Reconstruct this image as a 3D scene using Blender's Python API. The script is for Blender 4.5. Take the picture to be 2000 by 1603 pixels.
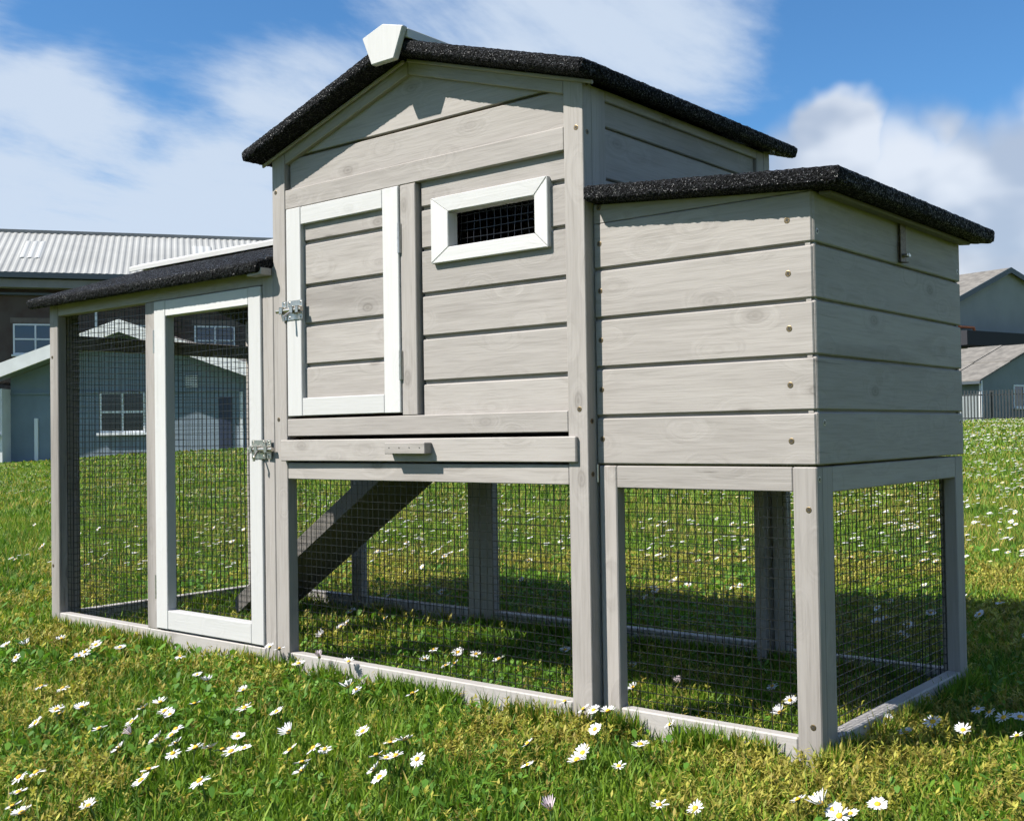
import bpy, bmesh, math, random
import numpy as np
from mathutils import Vector, Matrix
random.seed(7)
RNG = np.random.default_rng(11)
for o in list(bpy.data.objects):
    bpy.data.objects.remove(o)
SC = bpy.context.scene
COL = SC.collection
rad = math.radians

# ------------------------------------------------------------------ camera
CAM_POS = Vector((0.8901, -1.24, 0.4161))
FWD = Vector((-0.63609755, 0.77134161, 0.02029861))
RGT = Vector((0.77120274, 0.63639608, -0.01569612))
UPV = Vector((0.02502502, -0.00567008, 0.99967074))
cam_data = bpy.data.cameras.new('camera')
cam = bpy.data.objects.new('camera', cam_data)
COL.objects.link(cam)
cam.matrix_world = Matrix(((RGT.x, UPV.x, -FWD.x, CAM_POS.x), (RGT.y, UPV.y, -FWD.y, CAM_POS.y),
                           (RGT.z, UPV.z, -FWD.z, CAM_POS.z), (0, 0, 0, 1)))
cam_data.sensor_fit = 'HORIZONTAL'
cam_data.sensor_width = 36.0
cam_data.lens = 36.0 * 2200.0 / 2000.0
cam_data.clip_start = 0.05
cam_data.clip_end = 3000.0
SC.camera = cam

# ------------------------------------------------------------------ sky, sun, exposure
SUN_TRAVEL = Vector((0.60, 1.0, -1.26)).normalized()
SUN_EL = math.asin(-SUN_TRAVEL.z)
SUN_AZ = math.atan2(-SUN_TRAVEL.x, -SUN_TRAVEL.y)
world = bpy.data.worlds.new('World')
SC.world = world
world.use_nodes = True
WT = world.node_tree
WT.nodes.clear()


class NB:
    """small node-building helper"""
    def __init__(self, tree):
        self.t = tree

    def n(self, kind, **kw):
        nd = self.t.nodes.new(kind)
        for k, v in kw.items():
            setattr(nd, k, v)
        return nd

    def link(self, a, b):
        self.t.links.new(a, b)

    def val(self, sock, v):
        if hasattr(v, 'is_linked') or isinstance(v, bpy.types.NodeSocket):
            self.link(v, sock)
        else:
            sock.default_value = v

    def math(self, op, a, b=0.0, c=None, clamp=False):
        nd = self.n('ShaderNodeMath', operation=op, use_clamp=clamp)
        self.val(nd.inputs[0], a)
        self.val(nd.inputs[1], b)
        if c is not None:
            self.val(nd.inputs[2], c)
        return nd.outputs[0]

    def vmath(self, op, a, b=None, out=0):
        nd = self.n('ShaderNodeVectorMath', operation=op)
        self.val(nd.inputs[0], a)
        if b is not None:
            if op == 'SCALE':
                self.val(nd.inputs['Scale'], b)
            else:
                self.val(nd.inputs[1], b)
        return nd.outputs['Value'] if out == 'v' else nd.outputs[0]

    def noise(self, vec, scale, detail=4.0, rough=0.55, dist=0.0, color=False):
        nd = self.n('ShaderNodeTexNoise')
        if vec is not None:
            self.link(vec, nd.inputs['Vector'])
        nd.inputs['Scale'].default_value = scale
        nd.inputs['Detail'].default_value = detail
        nd.inputs['Roughness'].default_value = rough
        nd.inputs['Distortion'].default_value = dist
        return nd.outputs['Color'] if color else nd.outputs['Fac']

    def smooth(self, v, a, b, lo=0.0, hi=1.0):
        nd = self.n('ShaderNodeMapRange', interpolation_type='SMOOTHSTEP')
        self.val(nd.inputs['Value'], v)
        nd.inputs['From Min'].default_value = a
        nd.inputs['From Max'].default_value = b
        nd.inputs['To Min'].default_value = lo
        nd.inputs['To Max'].default_value = hi
        return nd.outputs['Result']

    def mix(self, fac, a, b):
        nd = self.n('ShaderNodeMix', data_type='RGBA')
        self.val(nd.inputs[0], fac)
        self.val(nd.inputs[6], a)
        self.val(nd.inputs[7], b)
        return nd.outputs[2]

    def mapping(self, vec, scale=(1, 1, 1), loc=(0, 0, 0), rot=(0, 0, 0)):
        nd = self.n('ShaderNodeMapping')
        self.link(vec, nd.inputs['Vector'])
        self.val(nd.inputs['Location'], loc)
        nd.inputs['Rotation'].default_value = rot
        nd.inputs['Scale'].default_value = scale
        return nd.outputs[0]


w = NB(WT)
sky = w.n('ShaderNodeTexSky', sky_type='NISHITA')
sky.sun_disc = False
sky.sun_elevation = SUN_EL
sky.sun_rotation = SUN_AZ
sky.altitude = 50.0
sky.air_density = 1.0
sky.dust_density = 0.35
sky.ozone_density = 2.2
tc = w.n('ShaderNodeTexCoord')
D = w.vmath('NORMALIZE', tc.outputs['Generated'])
sep = w.n('ShaderNodeSeparateXYZ')
w.link(D, sep.inputs[0])
zc = w.math('MAXIMUM', sep.outputs['Z'], 0.0)
den = w.math('ADD', zc, 0.16)
plane = w.n('ShaderNodeCombineXYZ')
w.link(w.math('DIVIDE', sep.outputs['X'], den), plane.inputs[0])
w.link(w.math('DIVIDE', sep.outputs['Y'], den), plane.inputs[1])
PL = plane.outputs[0]
# high thin cloud: drawn out streaks
streak = w.mapping(PL, scale=(1.0, 0.58, 1.0), rot=(0, 0, rad(52)), loc=(3.1, 1.7, 0.0))
c1 = w.noise(streak, 1.7, 6.0, 0.62, 0.45)
c2 = w.noise(w.mapping(PL, scale=(1, 1, 1), loc=(7.3, 2.2, 0)), 0.9, 3.0, 0.5, 0.6)
c3 = w.noise(w.mapping(PL, scale=(1.0, 0.55, 1.0), rot=(0, 0, rad(38)), loc=(1.3, 8.4, 0.0)), 3.4, 7.0, 0.66, 0.25)
thin = w.math('ADD', w.math('ADD', w.math('MULTIPLY', c1, 0.85), w.math('MULTIPLY', c2, 0.45)), w.math('MULTIPLY', c3, 0.42))
thin = w.math('MULTIPLY_ADD', thin, 1.70, -0.81)
warp = w.noise(D, 9.0, 3.0, 0.55, 0.0, True)
Dw = w.vmath('ADD', D, w.vmath('SCALE', w.vmath('SUBTRACT', warp, (0.5, 0.5, 0.5)), 0.13))
warp2 = w.noise(D, 17.0, 3.0, 0.5, 0.0, True)
Dc = w.vmath('ADD', D, w.vmath('SCALE', w.vmath('SUBTRACT', warp2, (0.5, 0.5, 0.5)), 0.045))


def blob(vec, c, r0, r1):
    return w.smooth(w.vmath('DISTANCE', vec, Vector(c).normalized(), out='v'), r0, r1, 1.0, 0.0)


acc = thin
for c, r0, r1, amp in (((-0.802, 0.52, 0.295), 0.0, 0.09, -0.30), ((-0.83, 0.45, 0.33), 0.0, 0.09, -0.26),
                       ((-0.36, 0.89, 0.30), 0.02, 0.15, -0.22), ((-0.22, 0.93, 0.26), 0.02, 0.18, -0.25),
                       ((-0.60, 0.72, 0.34), 0.03, 0.24, 0.24), ((-0.88, 0.45, 0.13), 0.08, 0.30, 0.34),
                       ((-0.72, 0.62, 0.17), 0.03, 0.20, 0.28), ((-0.855, 0.455, 0.265), 0.0, 0.05, 0.22), ((-0.47, 0.82, 0.33), 0.02, 0.12, 0.16)):
    acc = w.math('ADD', acc, w.math('MULTIPLY', blob(Dw, c, r0, r1), amp))
horiz = w.smooth(sep.outputs['Z'], 0.0, 0.22, 0.30, 0.0)
acc = w.math('ADD', acc, horiz)
cirrus = w.smooth(acc, 0.48, 1.06)
# heaped clouds low on the horizon
cum = None
for c, r0, r1 in (((-0.379, 0.892, 0.238), 0.034, 0.050), ((-0.392, 0.90, 0.195), 0.045, 0.085), ((-0.30, 0.935, 0.155), 0.065, 0.11), ((-0.335, 0.92, 0.19), 0.03, 0.08),
                  ((-0.24, 0.95, 0.185), 0.045, 0.085), ((-0.22, 0.945, 0.235), 0.015, 0.05), ((-0.305, 0.92, 0.235), 0.0, 0.035),
                  ((-0.15, 0.97, 0.16), 0.07, 0.12), ((0.1, 0.98, 0.12), 0.07, 0.16), ((0.45, 0.88, 0.16), 0.06, 0.16),
                  ((-0.97, 0.1, 0.14), 0.06, 0.18), ((-0.9, -0.3, 0.2), 0.08, 0.2)):
    b = blob(Dc, c, r0, r1)
    cum = b if cum is None else w.math('MAXIMUM', cum, b)
shade = w.noise(w.mapping(D, scale=(1, 1, 1.6)), 9.0, 3.0, 0.5)
cumcol = w.mix(w.smooth(shade, 0.36, 0.62), (4.9, 5.6, 6.8, 1), (8.6, 9.0, 9.6, 1))
cumdens = w.math('MULTIPLY', cum, 0.86)
base = w.mix(0.0, sky.outputs[0], sky.outputs[0])
tint = w.n('ShaderNodeMix', data_type='RGBA', blend_type='MULTIPLY')
tint.inputs[0].default_value = 1.0
w.link(sky.outputs[0], tint.inputs[6])
tint.inputs[7].default_value = (0.69, 1.18, 1.54, 1)
c_sky = w.mix(w.math('MULTIPLY', cirrus, 0.92), tint.outputs[2], (6.5, 7.5, 8.9, 1))
c_sky = w.mix(cumdens, c_sky, cumcol)
bg = w.n('ShaderNodeBackground')
w.link(c_sky, bg.inputs['Color'])
bg.inputs['Strength'].default_value = 0.05
wo = w.n('ShaderNodeOutputWorld')
w.link(bg.outputs[0], wo.inputs['Surface'])

sun_data = bpy.data.lights.new('sun', 'SUN')
sun_data.energy = 5.0
sun_data.angle = rad(0.53)
sun_data.color = (1.0, 0.955, 0.88)
sun = bpy.data.objects.new('sun', sun_data)
COL.objects.link(sun)
sun.location = (-4, -6, 8)
sun.rotation_euler = SUN_TRAVEL.to_track_quat('-Z', 'Y').to_euler()

SC.view_settings.view_transform = 'Standard'
SC.view_settings.look = 'None'
SC.view_settings.exposure = 1.0
SC.view_settings.gamma = 1.0
SC.view_settings.use_curve_mapping = False
SC.render.engine = 'CYCLES'
SC.cycles.max_bounces = 5
SC.cycles.diffuse_bounces = 2
SC.cycles.glossy_bounces = 2
SC.cycles.caustics_reflective = False
SC.cycles.caustics_refractive = False
world.cycles.sampling_method = 'NONE'
SC.cycles.use_adaptive_sampling = True
SC.cycles.adaptive_threshold = 0.04
SC.cycles.use_denoising = True
SC.cycles.transparent_max_bounces = 8


# ------------------------------------------------------------------ materials
def material(name):
    m = bpy.data.materials.new(name)
    m.use_nodes = True
    m.node_tree.nodes.clear()
    nb = NB(m.node_tree)
    out = nb.n('ShaderNodeOutputMaterial')
    p = nb.n('ShaderNodeBsdfPrincipled')
    nb.link(p.outputs[0], out.inputs['Surface'])
    return m, nb, p, out


def bump(nb, p, h, strength, dist):
    b = nb.n('ShaderNodeBump')
    b.inputs['Strength'].default_value = strength
    b.inputs['Distance'].default_value = dist
    nb.link(h, b.inputs['Height'])
    nb.link(b.outputs[0], p.inputs['Normal'])


def wood(name, colour, dark, axis, wear=0.5, rough=0.62):
    """stained timber with the grain along one local axis, knots and scuffs"""
    m, nb, p, out = material(name)
    t = nb.n('ShaderNodeTexCoord')
    oi = nb.n('ShaderNodeObjectInfo')
    off = nb.math('MULTIPLY', oi.outputs['Random'], 37.0)
    cmb = nb.n('ShaderNodeCombineXYZ')
    for i in range(3):
        nb.link(off, cmb.inputs[i])
    v = nb.vmath('ADD', t.outputs['Object'], cmb.outputs[0])
    st = {'x': (3.2, 34, 34), 'y': (34, 3.2, 34), 'z': (34, 34, 3.2)}[axis]
    fine = {'x': (14, 330, 330), 'y': (330, 14, 330), 'z': (330, 330, 14)}[axis]
    kn = {'x': (7, 26, 26), 'y': (26, 7, 26), 'z': (26, 26, 7)}[axis]
    so_ = nb.n('ShaderNodeSeparateXYZ')
    nb.link(t.outputs['Object'], so_.inputs[0])
    ia = 'xyz'.index(axis)
    al = nb.math('ADD', so_.outputs[ia], off)
    cr = nb.math('ADD', nb.math('ADD', so_.outputs[(ia + 1) % 3], so_.outputs[(ia + 2) % 3]), nb.math('MULTIPLY', oi.outputs['Random'], 11.0))
    kv = nb.n('ShaderNodeCombineXYZ')
    nb.link(nb.math('MULTIPLY', al, 8.0), kv.inputs[0])
    nb.link(nb.math('MULTIPLY', cr, 15.0), kv.inputs[1])
    knot_n = nb.n('ShaderNodeTexVoronoi', voronoi_dimensions='2D')
    nb.link(kv.outputs[0], knot_n.inputs['Vector'])
    knot_n.inputs['Scale'].default_value = 1.0
    kd = knot_n.outputs['Distance']
    swirl = nb.math('MULTIPLY', nb.smooth(kd, 0.0, 0.40, 1.0, 0.0), 1.3)
    grain_v = nb.mapping(v, scale=st)
    gv = grain_v
    cs = nb.n('ShaderNodeCombineXYZ')
    for i in range(3):
        nb.link(swirl, cs.inputs[i])
    gv = nb.vmath('ADD', gv, cs.outputs[0])
    grain = nb.noise(gv, 1.0, 5.0, 0.6, 0.8)
    fibre = nb.noise(nb.mapping(v, scale=fine), 1.0, 3.0, 0.6)
    blotch = nb.noise(nb.mapping(v, scale=tuple(s * 0.35 for s in st)), 1.0, 4.0, 0.6, 0.4)
    kc = nb.n('ShaderNodeSeparateColor')
    nb.link(knot_n.outputs['Color'], kc.inputs[0])
    sel = nb.math('MULTIPLY', nb.smooth(kc.outputs[0], 0.66, 0.72), nb.smooth(kc.outputs[1], 0.0, 1.0, 0.35, 1.0))
    ringw = nb.math('SINE', nb.math('MULTIPLY', kd, 95.0))
    knot = nb.math('MULTIPLY', nb.math('MULTIPLY', nb.smooth(nb.math('ADD', kd, nb.math('MULTIPLY', nb.math('SUBTRACT', grain, 0.5), 0.10)), 0.05, 0.17, 1.0, 0.0), nb.smooth(ringw, -0.6, 0.9, 0.62, 1.0)), sel)
    crack = nb.noise(nb.mapping(v, scale=tuple(q * 0.45 for q in fine)), 1.0, 2.0, 0.5, 0.3)
    crack = nb.math('MULTIPLY', nb.smooth(crack, 0.66, 0.74), nb.smooth(blotch, 0.48, 0.66))
    f = nb.math('ADD', nb.math('MULTIPLY', nb.smooth(grain, 0.38, 0.66), 0.27 * wear),
                nb.math('MULTIPLY', nb.smooth(fibre, 0.42, 0.75), 0.34 * wear))
    f = nb.math('ADD', f, nb.math('MULTIPLY', nb.smooth(blotch, 0.56, 0.75), 0.58 * wear))
    f = nb.math('ADD', f, nb.math('ADD', nb.math('MULTIPLY', knot, 0.85 * wear), nb.math('MULTIPLY', crack, 0.8 * wear)), clamp=True)
    c = nb.mix(f, (*colour, 1), (*dark, 1))
    hue = nb.n('ShaderNodeHueSaturation')
    nb.link(c, hue.inputs['Color'])
    nb.link(nb.math('ADD', nb.math('MULTIPLY', oi.outputs['Random'], 0.17), 0.915), hue.inputs['Value'])
    nb.link(hue.outputs[0], p.inputs['Base Color'])
    p.inputs['Roughness'].default_value = rough
    p.inputs['Specular IOR Level'].default_value = 0.35
    h = nb.math('ADD', nb.math('MULTIPLY', grain, 0.7), nb.math('MULTIPLY', fibre, 0.35))
    bump(nb, p, h, 0.6, 0.0012)
    return m


GREY = (0.292, 0.270, 0.252)
GREYD = (0.150, 0.134, 0.120)
WHITE = (0.455, 0.452, 0.445)
WHITED = (0.32, 0.315, 0.30)
M = {}
for ax in 'xyz':
    M['grey_' + ax] = wood('grey_stained_timber_' + ax, GREY, GREYD, ax, 0.85)
    M['pale_' + ax] = wood('sunlit_grey_timber_' + ax, (0.345, 0.325, 0.308), (0.22, 0.20, 0.185), ax, 0.7)  # lighter copy of the grey timber: sunlight painted into the bottom rails
    M['white_' + ax] = wood('white_painted_timber_' + ax, WHITE, WHITED, ax, 0.42, 0.5)


def plain(name, col, rough=0.6, metal=0.0, noise_amt=0.0, nscale=20.0, bump_s=0.0, spec=0.5):
    m, nb, p, out = material(name)
    p.inputs['Roughness'].default_value = rough
    p.inputs['Metallic'].default_value = metal
    p.inputs['Specular IOR Level'].default_value = spec
    if noise_amt:
        t = nb.n('ShaderNodeTexCoord')
        f = nb.noise(t.outputs['Object'], nscale, 6.0, 0.6)
        c2 = tuple(max(0, x * (1 - noise_amt)) for x in col)
        c1 = tuple(min(1, x * (1 + noise_amt)) for x in col)
        nb.link(nb.mix(nb.smooth(f, 0.3, 0.7), (*c1, 1), (*c2, 1)), p.inputs['Base Color'])
        if bump_s:
            bump(nb, p, f, bump_s, 0.01)
    else:
        p.inputs['Base Color'].default_value = (*col, 1)
    return m


def felt_material():
    m, nb, p, out = material('black_mineral_felt')
    t = nb.n('ShaderNodeTexCoord')
    v = nb.n('ShaderNodeTexVoronoi')
    nb.link(t.outputs['Object'], v.inputs['Vector'])
    v.inputs['Scale'].default_value = 560.0
    rv = nb.n('ShaderNodeSeparateColor')
    nb.link(v.outputs['Color'], rv.inputs[0])
    f = nb.smooth(rv.outputs[0], 0.55, 0.98)
    nb.link(nb.mix(f, (0.0026, 0.0028, 0.0032, 1), (0.020, 0.0205, 0.023, 1)), p.inputs['Base Color'])
    nb.link(nb.smooth(rv.outputs[1], 0.55, 1.0, 0.85, 0.30), p.inputs['Roughness'])
    nb.link(nb.smooth(rv.outputs[1], 0.75, 1.0, 0.10, 0.60), p.inputs['Specular IOR Level'])
    bump(nb, p, v.outputs['Distance'], 0.9, 0.0018)
    return m


M['felt'] = felt_material()
M['wire'] = plain('black_coated_wire', (0.006, 0.006, 0.0065), 0.34)
M['zinc'] = plain('zinc_plated_steel', (0.50, 0.47, 0.42), 0.36, 1.0, 0.12, 160.0)
M['brass'] = plain('yellow_passivated_steel', (0.20, 0.15, 0.085), 0.45, 1.0, 0.15, 300.0)
M['slot'] = plain('screw_recess', (0.03, 0.026, 0.02), 0.7)
M['board_in'] = plain('bare_plywood', (0.30, 0.25, 0.19), 0.8, 0.0, 0.15, 30.0)
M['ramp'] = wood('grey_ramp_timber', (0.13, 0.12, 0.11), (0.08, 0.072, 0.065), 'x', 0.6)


# ------------------------------------------------------------------ object helpers
WLOC = {}


def link(o, parent=None):
    COL.objects.link(o)
    if parent is not None:
        o.parent = parent
    return o


def place(o, world_loc, parent):
    """set the location so that the object's origin is at world_loc (parents carry no rotation)"""
    base = WLOC.get(parent.name, Vector((0, 0, 0))) if parent is not None else Vector((0, 0, 0))
    o.location = Vector(world_loc) - base
    WLOC[o.name] = Vector(world_loc)


def tag(o, label=None, cat=None, group=None, kind=None):
    if label:
        o['label'] = label
    if cat:
        o['category'] = cat
    if group:
        o['group'] = group
    if kind:
        o['kind'] = kind
    return o


def empty(name, loc, label=None, cat=None, group=None):
    o = bpy.data.objects.new(name, None)
    o.empty_display_size = 0.1
    link(o)
    o.location = loc
    WLOC[o.name] = Vector(loc)
    return tag(o, label, cat, group)


def finish(name, bm, mats, parent, loc, rot=None, smooth=False):
    me = bpy.data.meshes.new(name)
    bm.normal_update()
    bm.to_mesh(me)
    bm.free()
    for mm in (mats if isinstance(mats, (list, tuple)) else [mats]):
        me.materials.append(mm)
    if smooth:
        for p in me.polygons:
            p.use_smooth = True
    o = bpy.data.objects.new(name, me)
    link(o, parent)
    place(o, loc, parent)
    if rot is not None:
        o.rotation_euler = rot
    return o


def bm_box(bm, x0, x1, y0, y1, z0, z1, bev=0.0, seg=1):
    ret = bmesh.ops.create_cube(bm, size=1.0)
    vs = ret['verts']
    for v in vs:
        v.co = Vector(((x0 + x1) / 2 + v.co.x * (x1 - x0), (y0 + y1) / 2 + v.co.y * (y1 - y0), (z0 + z1) / 2 + v.co.z * (z1 - z0)))
    if bev > 0:
        es = list({e for v in vs for e in v.link_edges})
        bmesh.ops.bevel(bm, geom=es, offset=bev, segments=seg, profile=0.5, affect='EDGES')
    return vs


def box(name, x0, x1, y0, y1, z0, z1, mat, parent, bev=0.0012, seg=1):
    """one bevelled board; the grain runs along its longest side when mat is a colour name"""
    if mat == 'grey' and name == 'bottom_rail':
        mat = 'pale'  # same grey timber as the posts, lightened in colour for its sunlit top
    if mat in ('grey', 'white', 'pale'):
        d = (x1 - x0, y1 - y0, z1 - z0)
        mat = M[mat + '_' + 'xyz'[d.index(max(d))]]
    c = Vector(((x0 + x1) / 2, (y0 + y1) / 2, (z0 + z1) / 2))
    bm = bmesh.new()
    bm_box(bm, x0 - c.x, x1 - c.x, y0 - c.y, y1 - c.y, z0 - c.z, z1 - c.z, bev, seg)
    return finish(name, bm, mat, parent, c)


def prism(name, pts, a0, a1, mat, parent, axis='y', bev=0.001, ang=0.0):
    """polygon extruded along an axis: pts are (x,z) for axis y, (y,z) for axis x"""
    cx = sum(p[0] for p in pts) / len(pts)
    cz = sum(p[1] for p in pts) / len(pts)
    ca, sa = math.cos(ang), math.sin(ang)
    bm = bmesh.new()
    h = (a1 - a0) / 2
    loc = []
    for (u, v) in pts:
        du, dv = u - cx, v - cz
        loc.append((du * ca + dv * sa, -du * sa + dv * ca))
    if axis == 'y':
        f = [bm.verts.new((u, -h, v)) for u, v in loc]
    else:
        f = [bm.verts.new((-h, u, v)) for u, v in loc]
    face = bm.faces.new(f)
    r = bmesh.ops.extrude_face_region(bm, geom=[face])
    dv = Vector((0, 2 * h, 0)) if axis == 'y' else Vector((2 * h, 0, 0))
    bmesh.ops.translate(bm, verts=[g for g in r['geom'] if isinstance(g, bmesh.types.BMVert)], vec=dv)
    bmesh.ops.recalc_face_normals(bm, faces=bm.faces)
    if bev > 0:
        bmesh.ops.bevel(bm, geom=list(bm.edges), offset=bev, segments=1, affect='EDGES')
    c = (cx, (a0 + a1) / 2, cz) if axis == 'y' else ((a0 + a1) / 2, cx, cz)
    rot = None
    if ang:
        rot = (0, -ang, 0) if axis == 'y' else (ang, 0, 0)
    return finish(name, bm, mat, parent, c, rot)


def bm_tube(bm, p0, p1, r, n=8, cap=True):
    p0, p1 = Vector(p0), Vector(p1)
    d = (p1 - p0)
    q = d.to_track_quat('Z', 'Y')
    ring = []
    for p in (p0, p1):
        ring.append([bm.verts.new(p + q @ Vector((r * math.cos(2 * math.pi * k / n), r * math.sin(2 * math.pi * k / n), 0))) for k in range(n)])
    for k in range(n):
        bm.faces.new((ring[0][k], ring[0][(k + 1) % n], ring[1][(k + 1) % n], ring[1][k]))
    if cap:
        bm.faces.new(list(reversed(ring[0])))
        bm.faces.new(ring[1])


# ------------------------------------------------------------------ terrain
FH = np.array([FWD.x, FWD.y]) / math.hypot(FWD.x, FWD.y)
RH = np.array([RGT.x, RGT.y]) / math.hypot(RGT.x, RGT.y)


def hash2(ix, iy, seed):
    v = np.sin(ix * 127.1 + iy * 311.7 + seed * 74.7) * 43758.5453
    return v - np.floor(v)


def vnoise(x, y, seed=0.0):
    ix, iy = np.floor(x), np.floor(y)
    fx, fy = x - ix, y - iy
    fx = fx * fx * (3 - 2 * fx)
    fy = fy * fy * (3 - 2 * fy)
    a = hash2(ix, iy, seed)
    b = hash2(ix + 1, iy, seed)
    c = hash2(ix, iy + 1, seed)
    d = hash2(ix + 1, iy + 1, seed)
    return (a * (1 - fx) + b * fx) * (1 - fy) + (c * (1 - fx) + d * fx) * fy


def fbm(x, y, s, seed=0.0, oct=4):
    t = 0.0
    amp = 0.5
    x = x * s
    y = y * s
    for k in range(oct):
        t = t + amp * vnoise(x, y, seed + k * 3.1)
        x = x * 2.03 + 11.3
        y = y * 2.03 + 5.7
        amp *= 0.5
    return t / (1 - 0.5 ** oct)


GROUND = 0.010      # the frame has settled this far into the turf


def zg(x, y):
    x = np.asarray(x, float)
    y = np.asarray(y, float)
    dx, dy = x - CAM_POS.x, y - CAM_POS.y
    d = dx * FH[0] + dy * FH[1]
    s = dx * RH[0] + dy * RH[1]
    t = np.where(d > 0.5, s / np.maximum(d, 0.5), np.sign(s) * 0.6)
    t = np.clip(t, -0.6, 0.6)
    far = np.interp(t, [-0.6, -0.445, -0.39, -0.327, -0.236, 0.0, 0.43, 0.6], [-0.42, -0.28, -0.2, -0.05, 0.05, 0.22, 0.55, 0.62])
    dist = np.hypot(dx, dy)
    k = np.clip((dist - 4.0) / 30.0, 0, 1)
    k = k * k * (3 - 2 * k)
    bumpy = (fbm(x, y, 1.3, 5.0, 3) - 0.5) * 0.03 * np.clip((dist - 2.6) / 2.0, 0, 1)
    return far * k + bumpy + GROUND


def lawn_material():
    m, nb, p, out = material('lawn_soil_and_turf')
    t = nb.n('ShaderNodeTexCoord')
    a = nb.noise(t.outputs['Object'], 1.6, 6.0, 0.6)
    b = nb.noise(t.outputs['Object'], 60.0, 5.0, 0.65)
    c = nb.mix(nb.smooth(a, 0.35, 0.65), (0.090, 0.150, 0.020, 1), (0.17, 0.185, 0.035, 1))
    c = nb.mix(nb.smooth(b, 0.3, 0.7), c, (0.045, 0.075, 0.013, 1))
    nb.link(c, p.inputs['Base Color'])
    p.inputs['Roughness'].default_value = 0.9
    p.inputs['Specular IOR Level'].default_value = 0.15
    bump(nb, p, b, 0.8, 0.02)
    return m


def build_ground():
    radii = [0.0] + [0.4 * 1.085 ** k for k in range(92)]
    nseg = 144
    verts, faces = [], []
    for r in radii:
        for k in range(nseg):
            a = 2 * math.pi * k / nseg
            verts.append((CAM_POS.x + r * math.cos(a), CAM_POS.y + r * math.sin(a), 0.0))
    v = np.array(verts)
    v[:, 2] = zg(v[:, 0], v[:, 1])
    for i in range(len(radii) - 1):
        for k in range(nseg):
            faces.append((i * nseg + k, i * nseg + (k + 1) % nseg, (i + 1) * nseg + (k + 1) % nseg, (i + 1) * nseg + k))
    me = bpy.data.meshes.new('lawn')
    me.from_pydata(v.tolist(), [], faces)
    me.materials.append(lawn_material())
    o = bpy.data.objects.new('lawn', me)
    link(o)
    tag(o, kind='structure')
    for p in me.polygons:
        p.use_smooth = True
    return o


build_ground()

# ================================================================== chicken coop
ROOT = empty('chicken_coop', (-0.55, 0.27, 0.0),
             'grey timber chicken coop with white doors, black felt roofs, wire run and nest box', 'chicken coop')
XL, XR, NX = -0.664, -1.4235, 0.3197
YB = 0.5534
YN = 0.0202
YRB = 0.5534
PW = 0.033
SL = 0.307            # slope of the main roof
RX = -0.332           # ridge of the main roof
RT = 1.021            # top of the felt at the ridge


def roof_under(x):
    return RT - 0.0225 - SL * abs(x - RX)


G = 'grey'
W_ = 'white'


def shiplap(name, u0, u1, z0, z1, front, parent, axis='x', thick=0.011, gap=0.0062, face=-1, top=True):
    """one board with a rebated upper edge. axis x: runs along x and faces -y; axis y: runs along y and faces +x (face=1) or -x"""
    c = Vector(((u0 + u1) / 2, front - face * thick / 2, (z0 + z1) / 2)) if axis == 'x' else Vector((front - face * thick / 2, (u0 + u1) / 2, (z0 + z1) / 2))
    bm = bmesh.new()
    hl = (u1 - u0) / 2
    hz = (z1 - z0) / 2
    g = gap if top else 0.0
    if axis == 'x':
        bm_box(bm, -hl, hl, -thick / 2, thick / 2, -hz, hz - g, 0.0015)
        if top:
            bm_box(bm, -hl, hl, *sorted((-face * thick / 2, face * (thick / 2 - 0.0055))), hz - g - 0.001, hz + 0.002)
    else:
        bm_box(bm, -thick / 2, thick / 2, -hl, hl, -hz, hz - g, 0.0015)
        if top:
            bm_box(bm, *sorted((-face * thick / 2, face * (thick / 2 - 0.0055))), -hl, hl, hz - g - 0.001, hz + 0.002)
    return finish(name, bm, M['grey_' + axis], parent, c)


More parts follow.
